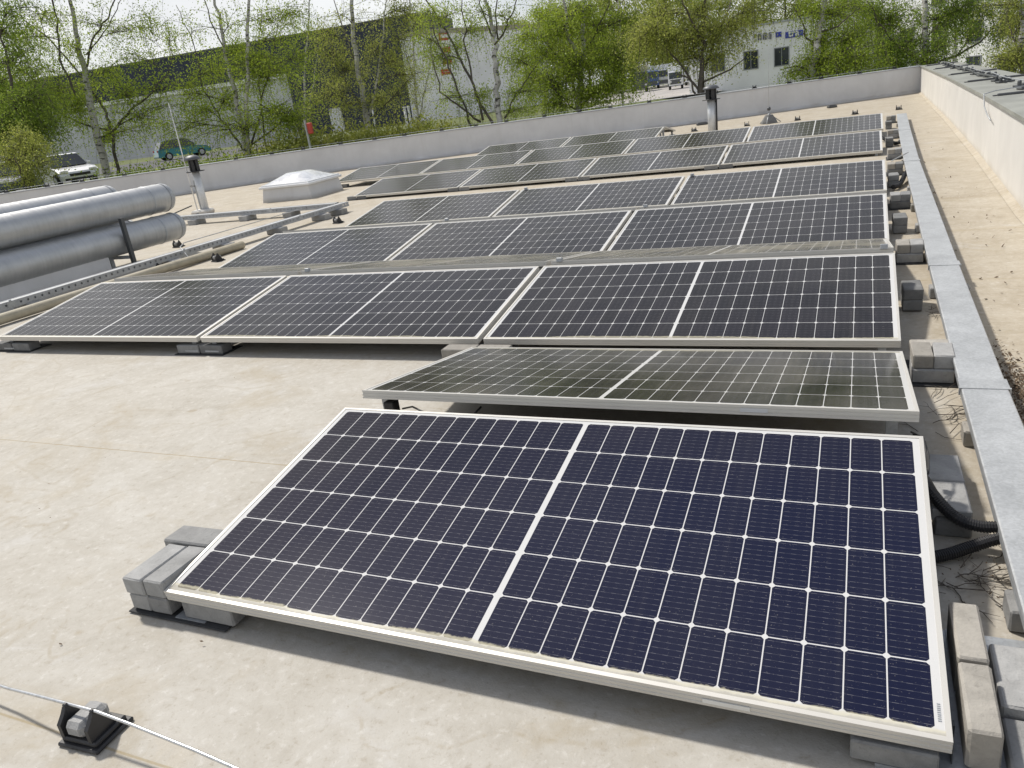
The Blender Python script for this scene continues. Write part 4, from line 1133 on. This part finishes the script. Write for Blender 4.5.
birch('slender white birch with a forked thin stem before the dark hall', 29,
      [[(368, 128, .13), (362, 95, .12), (356, 60, .11), (353, 25, .095), (350, -10, .08), (346, -80, .02)],
       [(369, 122, .06), (374, 95, .05), (380, 60, .045), (384, 25, .03), (388, -10, .02)],
       [(364, 112, .05), (350, 90, .04), (338, 68, .03), (328, 40, .02)], [(356, 62, .05), (340, 20, .04), (328, -20, .02)], [(372, 118, .05), (392, 98, .04), (408, 80, .02)]],
      [(330, 55, 18, 22, 26), (335, 90, 20, 14, 15), (322, 35, 14, 12, 14), (345, 70, 16, 16, 20), (375, 50, 20, 16, 18), (395, 62, 18, 20, 15), (405, 40, 16, 18, 13), (400, 95, 20, 14, 12), (375, 100, 18, 10, 16), (412, 75, 14, 18, 13), (345, 105, 20, 10, 10), (320, 100, 14, 14, 10), (385, 20, 20, 12, 12), (405, 12, 18, 12, 18), (340, 15, 22, 12, 8)],
      leaf='leaf_olive', leafsize=0.046, seed=13, white=(0, 1))
birch('spreading birch with dark forked limbs before the pale end wall', 26,
      [[(499, 120, .12), (497, 90, .115), (496, 62, .11), (495, 40, .09), (488, 10, .07), (478, -30, .05), (470, -90, .02)],
       [(492, 122, .09), (476, 95, .08), (462, 60, .075), (445, 30, .06), (428, 5, .05), (412, -25, .03)],
       [(470, 122, .07), (466, 108, .06), (452, 75, .055), (440, 45, .045), (432, 25, .03)],
       [(484, 120, .08), (472, 80, .06), (466, 40, .05), (462, 0, .03)],
       [(496, 45, .07), (507, 25, .05), (515, 5, .035), (522, -20, .02)], [(494, 42, .06), (480, 5, .04), (470, -20, .02)],
       [(506, 118, .07), (512, 100, .05), (528, 78, .035), (540, 60, .02)], [(480, 122, .07), (462, 108, .06), (440, 92, .045), (433, 60, .025)], [(497, 40, .06), (496, 5, .04), (500, -40, .02)]],
      [(425, 12, 14, 10, 10), (450, 15, 18, 12, 11), (470, 30, 18, 12, 11), (480, 12, 18, 10, 9), (500, 15, 18, 10, 8), (440, 60, 16, 16, 14), (460, 95, 18, 12, 13), (485, 95, 18, 12, 11), (520, 60, 16, 16, 15), (528, 92, 16, 12, 15), (515, 110, 16, 8, 10), (430, 40, 12, 18, 14), (455, 45, 14, 10, 8)],
      leafsize=0.044, seed=17, white=(0,))
birch('full green birch with white trunk at the middle of the far parapet', 29,
      [[(577, 118, .12), (580, 95, .12), (581, 70, .115), (583, 35, .10), (584, 0, .085), (585, -70, .03)],
       [(579, 60, .08), (570, 40, .075), (566, 15, .065), (562, -15, .05)],
       [(580, 82, .06), (560, 60, .05), (542, 38, .04), (528, 22, .02)],
       [(586, 50, .06), (598, 30, .05), (608, 5, .035), (612, -20, .02)], [(582, 105, .05), (600, 88, .04), (612, 68, .02)], [(575, 110, .05), (556, 92, .04), (546, 70, .02)]],
      [(540, 55, 24, 18, 34), (528, 35, 18, 14, 24), (560, 30, 20, 14, 40), (555, 85, 20, 16, 40), (570, 60, 20, 16, 36), (602, 60, 24, 20, 40), (628, 48, 20, 20, 34), (610, 85, 22, 14, 34), (590, 95, 20, 12, 34), (555, 105, 18, 8, 22), (530, 80, 14, 16, 22), (600, 25, 22, 14, 36), (575, 12, 22, 12, 28), (622, 72, 10, 12, 18), (545, 15, 16, 10, 20), (635, 25, 18, 14, 30)],
      leafsize=0.05, seed=21, white=(0, 1))
birch('bushy birch with a dark trunk just behind the slim roof vent', 24,
      [[(698, 108, .15), (700, 85, .145), (702, 55, .12), (704, 20, .10), (705, -15, .08), (708, -80, .03)],
       [(697, 90, .07), (684, 70, .06), (668, 50, .05), (655, 25, .03)], [(703, 70, .07), (715, 40, .06), (726, 15, .045), (735, -10, .02)],
       [(696, 95, .06), (690, 78, .05), (675, 74, .03)], [(703, 82, .06), (722, 74, .05), (745, 58, .03)], [(704, 45, .06), (690, 18, .05), (680, -10, .03)]],
      [(672, 38, 17, 10, 32), (652, 30, 18, 10, 32), (690, 40, 18, 16, 34), (715, 35, 18, 16, 32), (735, 25, 18, 14, 24), (660, 15, 20, 10, 28), (700, 12, 22, 10, 24), (716, 58, 12, 10, 10), (694, 58, 10, 7, 8), (755, 12, 16, 12, 16), (638, 38, 10, 7, 12)],
      leaf='leaf_olive', leafsize=0.045, seed=26, white=())
birch('pale-trunked birch right of the blue sign, low boughs hanging', 23,
      [[(812, 85, .14), (815, 60, .13), (819, 35, .12), (822, 8, .10), (824, -30, .08), (826, -90, .03)],
       [(817, 48, .06), (808, 38, .05), (801, 20, .04), (790, 2, .02)], [(817, 58, .06), (840, 50, .05), (858, 42, .03)], [(820, 32, .05), (840, 26, .04), (856, 10, .02)], [(814, 70, .05), (795, 66, .04), (780, 70, .02)]],
      [(812, 66, 16, 9, 26), (835, 58, 22, 14, 46), (850, 38, 18, 14, 34), (812, 10, 14, 10, 18), (838, 12, 20, 12, 32), (790, 73, 12, 4, 8), (860, 62, 18, 10, 30), (822, 40, 12, 10, 14), (825, 75, 22, 6, 22)],
      leafsize=0.042, seed=31, white=(0,))
birch('dark green tree filling the corner behind the right-hand parapet', 25,
      [[(925, 75, .13), (924, 45, .12), (925, 10, .10), (926, -30, .07), (928, -80, .02)],
       [(926, 66, .08), (955, 56, .07), (980, 42, .055), (1000, 22, .04), (1012, 5, .02)], [(922, 62, .07), (896, 45, .06), (878, 22, .04), (866, 0, .02)], [(926, 40, .06), (945, 15, .04), (952, -10, .02)], [(905, 70, .06), (896, 52, .05), (880, 30, .03)]],
      [(890, 20, 20, 14, 44), (905, 48, 20, 14, 42), (880, 50, 18, 14, 34), (935, 20, 22, 16, 44), (938, 48, 18, 10, 22), (870, 10, 18, 12, 30), (960, 12, 20, 14, 30), (985, 8, 20, 12, 24), (925, 62, 20, 7, 24), (975, 32, 16, 10, 12), (1005, 30, 16, 14, 16), (1015, 8, 16, 12, 18), (895, 66, 18, 6, 24)],
      leaf='leaf_dark', leafsize=0.044, seed=37, white=(0,))
birch('olive leafy tree at the right picture edge behind the seamed coping', 22,
      [[(1024, 88, .12), (1022, 50, .10), (1020, 10, .07), (1018, -40, .03)], [(1021, 55, .05), (1010, 30, .04), (1004, 5, .02)]],
      [(1016, 55, 12, 14, 22), (1022, 25, 14, 16, 26), (1010, 5, 14, 10, 18), (1030, 50, 16, 20, 26), (1000, 60, 10, 8, 10)],
      leaf='leaf_olive', leafsize=0.04, seed=41, white=(0,))

for q, (px, d, tx, w) in enumerate(((302, 38, 8, 'beside the red box'), (418, 38, -10, 'at the corner of the dark hall'), (545, 40, 6, 'left of the full green birch'),
                                 (622, 40, -6, 'at the left edge of the goods yard'), (846, 36, 6, 'just right of the blue-signed wall'), (866, 38, -5, 'left of the dark corner tree'), (955, 36, 6, 'above the right-hand coping'))):
    hz_ = 166 - px * 0.138
    birch(f'slender pale-stemmed birch {w}', d, [[(px, hz_ + 22, .07), (px + tx * .3, hz_ - 30, .06), (px + tx * .7, hz_ - 90, .045), (px + tx, hz_ - 150, .03), (px + tx, hz_ - 200, .01)],
          [(px + 1, hz_ + 8, .045), (px + 10, hz_ - 30, .03), (px + 16, hz_ - 70, .015)]],
          [(px - 8, hz_ - 40, 14, 16, 10), (px + 12, hz_ - 55, 14, 14, 10), (px + 4, hz_ - 85, 16, 14, 9), (px - 10, hz_ - 100, 14, 14, 7), (px + 10, hz_ - 20, 14, 10, 9), (px - 4, hz_ - 5, 14, 8, 6)],
          leaf=('leaf', 'leaf_olive')[q % 2], leafsize=0.05, seed=60 + q, dense=0.8 if px < 430 else 1.5, white=(0, 1), group='birches beyond the far parapet', tall=False)

# hedge and low scrub behind the parapet
def hedge(label, px0, px1, d0, d1, h, n, leaf, seed, w=1.6):
    a, c = at(px0, 150, d0), at(px1, 130, d1); a.z = ground_z(a.x, a.y); c.z = ground_z(c.x, c.y)
    t_ = thing('hedge', label, 'hedge', a)
    nr = np.random.default_rng(seed); lv = Leaves()
    u = nr.uniform(0, 1, n); top = h * (0.72 + 0.28 * np.sin(u * 37 + seed) * np.sin(u * 91) + nr.normal(0, 0.08, n))
    z = top * nr.uniform(0, 1, n) ** 0.6
    P = np.array(a)[None] + u[:, None] * (np.array(c) - np.array(a))[None]
    P[:, 0] += nr.normal(0, w * .4, n); P[:, 1] += nr.normal(0, w * .4, n); P[:, 2] += z
    lv.add(P); lv.build('foliage', M[leaf], 0.055, t_, seed)
    b_ = MB(); r_ = random.Random(seed)
    for k in range(60):
        q = a.lerp(c, r_.random()) + Vector((r_.gauss(0, w * .3), r_.gauss(0, w * .3), 0))
        b_.tube([q - a, q - a + Vector((r_.gauss(0, .1), r_.gauss(0, .1), h * .5)), q - a + Vector((r_.gauss(0, .3), r_.gauss(0, .3), h * r_.uniform(.8, 1.15)))], [0.012, 0.009, 0.004], 4, cap=False)
    b_.build('stems', M['twig'], t_)
hedge('rough yellow-green hedge behind the parapet below the dark hall', 268, 440, 26, 27, 1.70, 24000, 'leaf_hedge', 4)
hedge('low green scrub behind the parapet below the teal car', 100, 262, 27, 27, 1.25, 9000, 'leaf', 9)
hedge('low scrub behind the parapet under the pale end wall', 440, 560, 27, 29, 1.25, 9000, 'leaf_hedge', 15)
hedge('thin strip of green shrubs in front of the goods yard', 560, 700, 30, 28, 0.55, 2600, 'leaf', 19)
hedge('leafy shrubs behind the parapet under the blue sign', 770, 940, 27, 27, 0.9, 7000, 'leaf_dark', 23)

# far wood: each tree a copy of two grown shapes
def far_tree(seed, H, leaf):
    r_ = random.Random(seed); nr = np.random.default_rng(seed)
    t_ = thing('broadleaf_tree', 'x', 'tree', (0, 0, 0))
    b_ = MB(); b_.tube([(0, 0, 0), (0.1, 0, H * .3), (0.0, 0.1, H * .6), (0.1, 0, H * .9)], [.25, .2, .13, .03], 7); br = MB(); lv = Leaves()
    for k in range(26):
        z = H * r_.uniform(.22, .96); R_ = H * .26 * math.sin(math.pi * min(1, (z / H) * .85 + .12)) ** .7
        a = r_.uniform(0, 6.3); e = Vector((math.cos(a) * R_, math.sin(a) * R_, z + r_.uniform(.2, 1.2)))
        br.tube(curve((0, 0, z - 1.2), e, .05, 4, r_, .06), [.09, .07, .05, .035, .02], 5, cap=False)
        n = 210; s_ = H * .065
        lv.add(np.array(e)[None] + nr.normal(size=(n, 3)) * np.array([s_, s_, s_ * .75])[None])
        lv.add(np.array(e)[None] * np.array([.55, .55, 1])[None] + nr.normal(size=(n // 2, 3)) * s_)
    b_.build('trunk', M['twig'], t_); br.build('branches', M['twig'], t_)
    lv.build('crown', M[leaf], 0.17, t_, seed)
    return t_
ft1, ft2 = far_tree(2, 15, 'leaf_far'), far_tree(7, 13, 'leaf_hedge')
FT = [(522, 118, .8), (560, 122, 1.0), (592, 132, 1.0), (625, 126, 1.05), (655, 140, 1.1), (685, 150, 1.05), (722, 138, 0.9), (752, 140, 1.0), (785, 136, 1.1), (818, 142, 1.1), (850, 130, 1.15), (882, 136, 1.1), (915, 130, 1.1), (950, 126, 1.1), (985, 130, 1.1), (1020, 124, 1.1), (640, 134, .8), (705, 128, .75), (-30, 100, .8), (1060, 128, 1.1), (765, 128, .85), (575, 128, .9), (610, 140, 1.2), (670, 128, .9)]
for q, (px, d, s_) in enumerate(FT):
    p = at(px, 100, d); src = (ft1, ft2)[1 if q % 3 == 1 else 0]
    loc = (p.x, p.y, ground_z(p.x, p.y) - .2); rz = (0, 0, q * 1.3)
    lab = 'spring-green tree in the wood beyond the white buildings'
    if q in (0, 1):
        src.location = loc; src.rotation_euler = rz; src.scale = (s_, s_, s_); src['label'] = lab; src['group'] = 'trees of the far wood'
    else: copy_tree(src, lab, loc, rz, (s_ * random.uniform(.9, 1.15), s_, s_ * random.uniform(.9, 1.1)), 'trees of the far wood')

# ------------------------------------------------------------------ buildings beyond
def mk_clad(name, col, pitch, dark):
    t = NT(name); p = t.pos(); x, y, z = t.sep(p)
    f = t.math('ABSOLUTE', t.math('SUBTRACT', t.math('FRACT', t.math('DIVIDE', t.math('ADD', x, t.math('MULTIPLY', y, 0.4)), pitch)), 0.5))
    g_ = t.math('ABSOLUTE', t.math('SUBTRACT', t.math('FRACT', t.math('DIVIDE', z, 2.6)), 0.5))
    ln = t.math('MAXIMUM', t.math('GREATER_THAN', f, 0.485), t.math('GREATER_THAN', g_, 0.49))
    n1 = t.noise(t.pos((1, 1, 0.25)), 0.5, 5, 0.65)
    c = t.ramp(n1, [(0.3, tuple(v * 0.85 for v in col)), (0.7, tuple(min(1, v * 1.1) for v in col))])
    t.set(color=t.mix(ln, c, tuple(v * dark for v in col)), rough=0.55); return t.mat
M['dark_clad'] = mk_clad('dark_blue_cladding', (0.020, 0.027, 0.060), 3.0, 0.55)
M['white_clad'] = simple('white_render', (0.82, 0.82, 0.82), 0.7, 0, 0.08, 0.5)
M['grey_clad'] = mk_clad('pale_grey_cladding', (0.58, 0.59, 0.61), 2.4, 0.75)
M['glass'] = simple('dark_window_glass', (0.035, 0.042, 0.05), 0.06, 0, 0.4, 1)
M['frame'] = simple('window_frame', (0.25, 0.26, 0.27), 0.5)
M['red'] = simple('red_paint', (0.45, 0.05, 0.03), 0.5)
M['blue'] = simple('sign_blue', (0.03, 0.045, 0.36), 0.4)
M['white_p'] = simple('white_paint', (0.75, 0.75, 0.76), 0.45, 0, 0.04)
class Facade:
    """vertical plane through two image columns at given depths"""
    def __init__(s, px0, d0, px1, d1, py=100):
        a, b_ = at(px0, py, d0), at(px1, py, d1)
        s.a = Vector((a.x, a.y)); s.u = (Vector((b_.x, b_.y)) - s.a); s.L = s.u.length; s.u.normalize(); s.n = Vector((s.u.y, -s.u.x))
        if s.n.dot(Vector((CAM[0], CAM[1])) - s.a) < 0: s.n = -s.n
        s.ang = math.atan2(s.u.y, s.u.x)
    def hit(s, px, py):
        r = ray(px, py); c = Vector((CAM[0], CAM[1])); k = (s.a - c).dot(s.n) / Vector((r[0], r[1])).dot(s.n)
        P = CAM + r * k; return (Vector((P[0], P[1])) - s.a).dot(s.u), P[2]
    def at(s, u, out, z):
        p = s.a + s.u * u + s.n * out; return Vector((p.x, p.y, z))
    def box(s, mb, u0, u1, z0, z1, out0, out1, mat=0):
        mb.box(s.at((u0 + u1) / 2, (out0 + out1) / 2, (z0 + z1) / 2), (abs(u1 - u0), abs(out1 - out0), abs(z1 - z0)), s.ang, mat); return mb
def loc_build(mb, root, name, mat):
    mb.v = [(v[0] - root.location.x, v[1] - root.location.y, v[2] - root.location.z) for v in mb.v]; return mb.build(name, mat, root)

# dark hall
F = Facade(-150, 128, 432, 104)
hall = thing('hall', 'long dark blue hall with a pale lower wall behind the left trees', 'building', F.at(20, -5, -0.6))
ztop = F.hit(425, 13)[1]; zmid = F.hit(160, 93)[1]; ud = F.hit(292, 100)[0]
b = MB(); F.box(b, 0, F.L, zmid, ztop, 0, -14); loc_build(b, hall, 'upper_cladding', M['dark_clad'])
b = MB(); F.box(b, ud, F.L, -0.6, zmid - .002, 0, -14); loc_build(b, hall, 'wall', M['dark_clad'])
b = MB(); F.box(b, 0, ud - .002, -0.6, zmid - .002, -0.25, -14); loc_build(b, hall, 'wall', M['grey_clad'])
b = MB(); F.box(b, 0, F.L, ztop, ztop + .25, .08, -14); loc_build(b, hall, 'roof_edge', M['steel_dark'])
b = MB(); F.box(b, 0, ud, zmid - .55, zmid - .01, .12, -.2); loc_build(b, hall, 'ledge', M['white_clad'])
for k in (3, 5):
    u = 4 + k * (ud - 6) / 9; b = MB(); F.box(b, u, u + 3.2, 2.6, 3.8, -.22, -.30); loc_build(b, hall, 'window', M['glass'])
u0, z0 = F.hit(333, 128); u1, z1 = F.hit(341, 107)
b = MB(); F.box(b, u0, u1, -0.6, z1, .02, .2); loc_build(b, hall, 'door', M['white_p'])
# pale end building with red lettering
F = Facade(429, 102, 552, 118)
ew = thing('office_block', 'white end building with red wall lettering beside the dark hall', 'building', F.at(8, -5, -0.6))
zt = F.hit(500, 30)[1]
b = MB(); F.box(b, 0, F.L, -0.6, zt, 0, -25); loc_build(b, ew, 'wall', M['white_clad'])
b = MB(); F.box(b, 0, F.L, zt, zt + .6, .1, -25); loc_build(b, ew, 'roof_edge', simple('tan_edge', (0.36, 0.32, 0.27), 0.7))
for k, (px, py, w, h) in enumerate(((443, 36, 8, 9), (446, 50, 7, 6), (447, 62, 8, 5), (446, 72, 9, 7))):
    u0, z0 = F.hit(px - w / 2, py + h / 2); u1, z1 = F.hit(px + w / 2, py - h / 2)
    b = MB(); F.box(b, u0, u1, z1 - .3, z1, .02, .10); F.box(b, u0, u0 + .3, z0, z1 - .302, .02, .10)
    if k % 2: F.box(b, u0 + .302, u1, (z0 + z1) / 2 - .3, (z0 + z1) / 2, .02, .10)
    else: F.box(b, u0 + .302, u1, z0, z0 + .3, .02, .10)
    loc_build(b, ew, 'red_letter', M['red'])
# white building with the blue sign
F = Facade(690, 66, 868, 60)
wb = thing('office_building', 'low white building with dark windows and a blue sign', 'building', F.at(8, -5, -3))
zt = F.hit(760, 25.5)[1]
b = MB(); F.box(b, 0, F.L, -3.2, zt, 0, -16); loc_build(b, wb, 'wall', M['white_clad'])
b = MB(); F.box(b, -.1, F.L + .1, zt, zt + .12, .12, -16); loc_build(b, wb, 'roof_edge', M['galv_dull'])
def window(root, x0, y0, x1, y1, depth=.16, tint='glass'):
    u0, z0 = F.hit(x0, y1); u1, z1 = F.hit(x1, y0)
    b_ = MB(); e = .07
    for aa in ((u0 - e, u1 + e, z1, z1 + e), (u0 - e, u1 + e, z0 - e, z0), (u0 - e, u0, z0, z1), (u1, u1 + e, z0, z1), ((u0 + u1) / 2 - .025, (u0 + u1) / 2 + .025, z0, z1)):
        F.box(b_, *aa, -.02, .05)
    o = loc_build(b_, root, 'window_frame', M['frame'])
    b_ = MB(); F.box(b_, u0 + .002, u1 - .002, z0 + .002, z1 - .002, -.1, .015); loc_build(b_, root, 'window_pane', M[tint])
for x0, y0, x1, y1 in ((744.5, 50.5, 757.5, 69.5), (775, 47, 788.5, 66), (712, 54, 724, 72), (812, 42, 825, 62), (840, 38, 853, 58)): window(wb, x0, y0, x1, y1)
def plate(root, x0, y0, x1, y1, name, mat, o0=.02, o1=.07):
    u0, z0 = F.hit(x0, y1); u1, z1 = F.hit(x1, y0); b_ = MB(); F.box(b_, u0, u1, z0, z1, o0, o1); return loc_build(b_, root, name, mat)
plate(wb, 785.5, 29.5, 803, 38.5, 'blue_sign', M['blue']); plate(wb, 776, 31.5, 781.5, 37.5, 'blue_sign', M['blue'])
M['sign_grey'] = simple('sign_grey', (0.12, 0.12, 0.14), 0.5)
for x0, x1 in ((758, 761.5), (763, 766.5), (768, 771.5)):
    plate(wb, x0, 32.5 + (765 - x0) * .12, x1, 34 + (765 - x0) * .12, 'sign_letter', M['sign_grey']); plate(wb, x0, 34.2 + (765 - x0) * .12, x0 + 1.3, 39.5 + (765 - x0) * .12, 'sign_letter', M['sign_grey'])
    plate(wb, x1 - 1.3, 34.2 + (765 - x0) * .12, x1, 39.5 + (765 - x0) * .12, 'sign_letter', M['sign_grey'])
def text_on(root, txt, px, py, hpx, mat, out=.09):
    u, z = F.hit(px, py); z2 = F.hit(px, py - hpx)[1]
    cu = bpy.data.curves.new('lettering', 'FONT'); cu.body = txt; cu.size = (z2 - z) * 1.55; cu.extrude = 0.01; cu.resolution_u = 3; cu.offset = 0.02
    tmp = bpy.data.objects.new('lettering', cu); COL.objects.link(tmp)
    dg = bpy.context.evaluated_depsgraph_get(); me = bpy.data.meshes.new_from_object(tmp.evaluated_get(dg))
    bpy.data.objects.remove(tmp)
    o = bpy.data.objects.new('lettering', me); COL.objects.link(o); o.data.materials.clear(); o.data.materials.append(mat)
    o.parent = root; p = F.at(u, out, z); o.location = p - Vector(root.location)
    rz = F.ang if F.n.dot(Vector((math.sin(F.ang), -math.cos(F.ang)))) > 0 else F.ang + math.pi
    o.rotation_euler = (math.pi / 2, 0, rz); return o
text_on(wb, 'tra', 788.5, 36.7, 6.2, M['white_p'])
# pale building at far right
F = Facade(862, 66, 1075, 46, 40)
rb_ = thing('office_building', 'pale building with tall windows seen through the right-hand trees', 'building', F.at(8, -5, -3.4))
b = MB(); F.box(b, 0, F.L, -4.0, 8.5, 0, -14); loc_build(b, rb_, 'wall', M['white_clad'])
for x0, y0, x1, y1 in ((869, 33, 882, 48), (932, 23, 947, 49), (968, 19, 983, 42), (1000, 16, 1015, 36), (967, 56, 981, 66), (998, 53, 1017, 73), (900, 28, 914, 48), (932, -14, 947, 6), (968, -20, 983, 2), (1000, -26, 1015, -4)): window(rb_, x0, y0, x1, y1)

# ------------------------------------------------------------------ vehicles and the red box
def mk_paint(name, c): 
    t_ = NT(name); t_.set(color=c, rough=0.3, coat=0.6, coatr=0.06, metal=0.1); return t_.mat
M['tyre'] = simple('tyre', (0.02, 0.02, 0.02), 0.85)
M['lamp'] = simple('lamp_glass', (0.75, 0.75, 0.72), 0.15)
def car(label, px, py, d, paint, face, L=4.3, W=1.76, H=1.48, group=None, estate=True):
    p = at(px, py, d); t_ = thing('parked_car', label, 'car', (p.x, p.y, ground_z(p.x, p.y) + 0.01), face)
    # +x is the nose
    prof = [(-L / 2, .35), (-L / 2 + .03, .75), (-L / 2 + .12, .92), (L * .16, .95), (L * .40, .82), (L / 2 - .08, .66), (L / 2, .50), (L / 2 - .02, .28), (-L / 2 + .05, .25)]
    b_ = MB(); secs = [(-W / 2 + .02, .93), (-W / 2, 1.0), (W / 2, 1.0), (W / 2 - .02, .93)]
    n = len(prof); vs = []
    for k, (y, s_) in enumerate(((-W / 2 + .10, .96), (-W / 2, 1.0), (W / 2, 1.0), (W / 2 - .10, .96))):
        yy = (-W / 2 if k < 2 else W / 2) if k in (1, 2) else (-W / 2 + .0 if k == 0 else W / 2)
        inset = 0.0 if k in (1, 2) else .0
    for yy, zs_ in ((-W / 2 + .09, 1.0), (-W / 2, .93), (W / 2, .93), (W / 2 - .09, 1.0)):
        vs += [(x * (1.0 if abs(yy) > W / 2 - .01 else 1.0), yy, z if z < .6 else .6 + (z - .6) * zs_) for x, z in prof]
    fs = [(k * n + i, k * n + (i + 1) % n, (k + 1) * n + (i + 1) % n, (k + 1) * n + i) for k in range(3) for i in range(n)] + [tuple(range(n)), tuple(range(3 * n, 4 * n))]
    b_.add(vs, fs); b_.build('body', paint, t_)
    rp_ = [(-L * .46, .92), (-L * .38 if estate else -L * .30, H - .08), (-L * .28, H), (L * .02, H), (L * .10, H - .05), (L * .25, .93)]
    b_ = MB(); n = len(rp_); vs = []
    for yy, f in ((-W / 2 + .08, 0), (W / 2 - .08, 0)): vs += [(x, yy * (1 - .17 * max(0, (z - .92) / (H - .92))), z) for x, z in rp_]
    b_.add(vs, [tuple(range(n)), tuple(range(n, 2 * n))] + [(i, (i + 1) % n, n + (i + 1) % n, n + i) for i in range(n)]); b_.build('window_glass', M['glass'], t_)
    b_ = MB(); vs = []
    for yy in (-W / 2 + .17, W / 2 - .17): vs += [(-L * .37, yy, H - .05), (-L * .28, yy, H + .012), (L * .02, yy, H + .012), (L * .09, yy, H - .03)]
    b_.add(vs, [(0, 1, 5, 4), (1, 2, 6, 5), (2, 3, 7, 6)]); b_.build('roof_panel', paint, t_)
    for sx in (-L * .31, L * .31):
        for sy in (-1, 1):
            b_ = MB(); b_.tube([(sx, sy * (W / 2 - .19), .31), (sx, sy * (W / 2 + .008), .31)], .31, 18); w_ = b_.build('wheel', M['tyre'], t_)
            b_ = MB(); b_.tube([(sx, sy * (W / 2 + .006), .31), (sx, sy * (W / 2 + .016), .31)], .19, 14); b_.build('rim', M['galv'], w_)
    for sy in (-1, 1):
        b_ = MB(); b_.box((L / 2 - .09, sy * (W / 2 - .24), .68), (.16, .34, .13), ch=.03); b_.build('headlight', M['lamp'], t_)
        b_ = MB(); b_.box((-L / 2 + .05, sy * (W / 2 - .2), .78), (.10, .22, .16), ch=.02); b_.build('tail_light', M['red'], t_)
        b_ = MB(); b_.box((L * .20, sy * (W / 2 + .07), .98), (.10, .16, .12), ch=.02); b_.build('mirror', paint, t_)
    b_ = MB(); b_.box((L / 2 - .005, 0, .52), (.04, W * .52, .12), ch=.01); b_.build('grille', M['black'], t_)
    b_ = MB(); b_.box((L / 2 + .0, 0, .33), (.05, W * .8, .10), ch=.01); b_.build('lower_grille', M['black'], t_)
    return t_
def toward(px, py, d):
    p = at(px, py, d); return math.atan2(CAM[1] - p.y, CAM[0] - p.x)
car('white hatchback facing the roof at the left, beside the shrub', 64, 172, 37, mk_paint('white_car', (0.72, 0.73, 0.74)), toward(64, 172, 37) + .30)
car('dark blue-grey car at the left picture edge behind the parapet', 2, 185, 34, mk_paint('slate_car', (0.10, 0.12, 0.17)), toward(2, 185, 34) + .35)
car('teal car parked side-on behind the left roof vent', 182, 150, 64, mk_paint('teal_car', (0.03, 0.22, 0.25)), toward(182, 150, 64) + HP + .25, H=1.55)
def truck(label, px, d, cab, cargo, van=False):
    px -= 4; p = at(px, 85, d); t_ = thing('delivery_van' if van else 'box_truck', label, 'van' if van else 'truck', (p.x, p.y, ground_z(p.x, p.y) + .01), toward(px, 85, d))
    k = .78 if van else 1.0
    b_ = MB(); b_.prism([(0.9 * k, .45), (3.0 * k, .45), (3.05 * k, 1.5 * k), (2.8 * k, 2.5 * k), (2.6 * k, 2.6 * k), (0.9 * k, 2.6 * k)], -1.05 * k, 1.05 * k); b_.build('cab', cab, t_)
    b_ = MB(); b_.prism([(3.075 * k, 1.55 * k), (2.835 * k, 2.42 * k), (2.80 * k, 2.40 * k), (3.03 * k, 1.53 * k)], -.95 * k, .95 * k); b_.build('windscreen', M['glass'], t_)
    b_ = MB(); b_.box((-1.7 * k, 0, 2.05 * k), (5.1 * k, 2.3 * k, 2.5 * k), ch=.04); b_.build('cargo_box', cargo, t_)
    b_ = MB(); b_.box((3.04 * k, 0, .85), (.06, 1.6 * k, .5), ch=.01); b_.build('grille', M['steel_dark'], t_)
    b_ = MB(); b_.box((-.6 * k, 0, .62), (6.6 * k, .9, .2)); b_.build('chassis', M['steel_dark'], t_)
    for sx in (2.1 * k, -2.8 * k):
        for sy in (-1, 1):
            b_ = MB(); b_.tube([(sx, sy * .75 * k, .42), (sx, sy * 1.08 * k, .42)], .42, 14); b_.build('wheel', M['tyre'], t_)
    for sy in (-1, 1):
        b_ = MB(); b_.box((3.03 * k, sy * .8 * k, .9), (.08, .3, .22), ch=.02); b_.build('headlight', M['lamp'], t_)
white_v = mk_paint('white_van', (0.75, 0.76, 0.77))
truck('beige box truck, leftmost of the trucks in the goods yard', 643.5, 103, M['steel_dark'], simple('beige_box', (.45, .42, .34), .6))
truck('blue-fronted truck with a white box roof in the goods yard', 656, 118, mk_paint('blue_cab', (.05, .10, .28)), white_v)
truck('white truck between the blue truck and the white van in the yard', 668.5, 118, mk_paint('pale_cab', (.5, .52, .52)), white_v)
truck('white delivery van, nearest and rightmost in the goods yard', 680, 92, white_v, white_v, True)
truck('pale truck partly hidden by the dark birch trunk', 697, 108, white_v, simple('pale_box', (.55, .57, .6), .5))
p = at(310, 130, 23.8); rx = thing('red_box', 'small red box on a grey post above the hedge', 'box', (p.x, p.y, ground_z(p.x, p.y)))
zb = at(310, 134, 23.8).z; zt = at(310, 122.5, 23.8).z
b = MB(); b.box((-.13, 0, (zt + .08 - rx.location.z) / 2), (.05, .05, zt + .08 - rx.location.z)); b.build('post', M['galv'], rx)
b = MB(); b.box((.02, 0, (zb + zt) / 2 - rx.location.z), (.15, .13, zt - zb), .3, ch=.02); b.build('cabinet', M['red'], rx)
for px, d, h in ((281, 34, 1.5), (412, 40, 1.6), (408, 40, 1.6), (376, 60, 1.7)):
    p = at(px, 130, d); b = MB(); b.tube([(0, 0, 0), (0, 0, h + .3)], .06, 8); b.box((0, 0, h + .33), (.14, .14, .06), ch=.01)
    tag(b.build('bollard_post', M['white_p'], loc=(p.x, p.y, ground_z(p.x, p.y))), 'short white post standing in the hedge strip', 'post', 'white posts in the hedge strip')
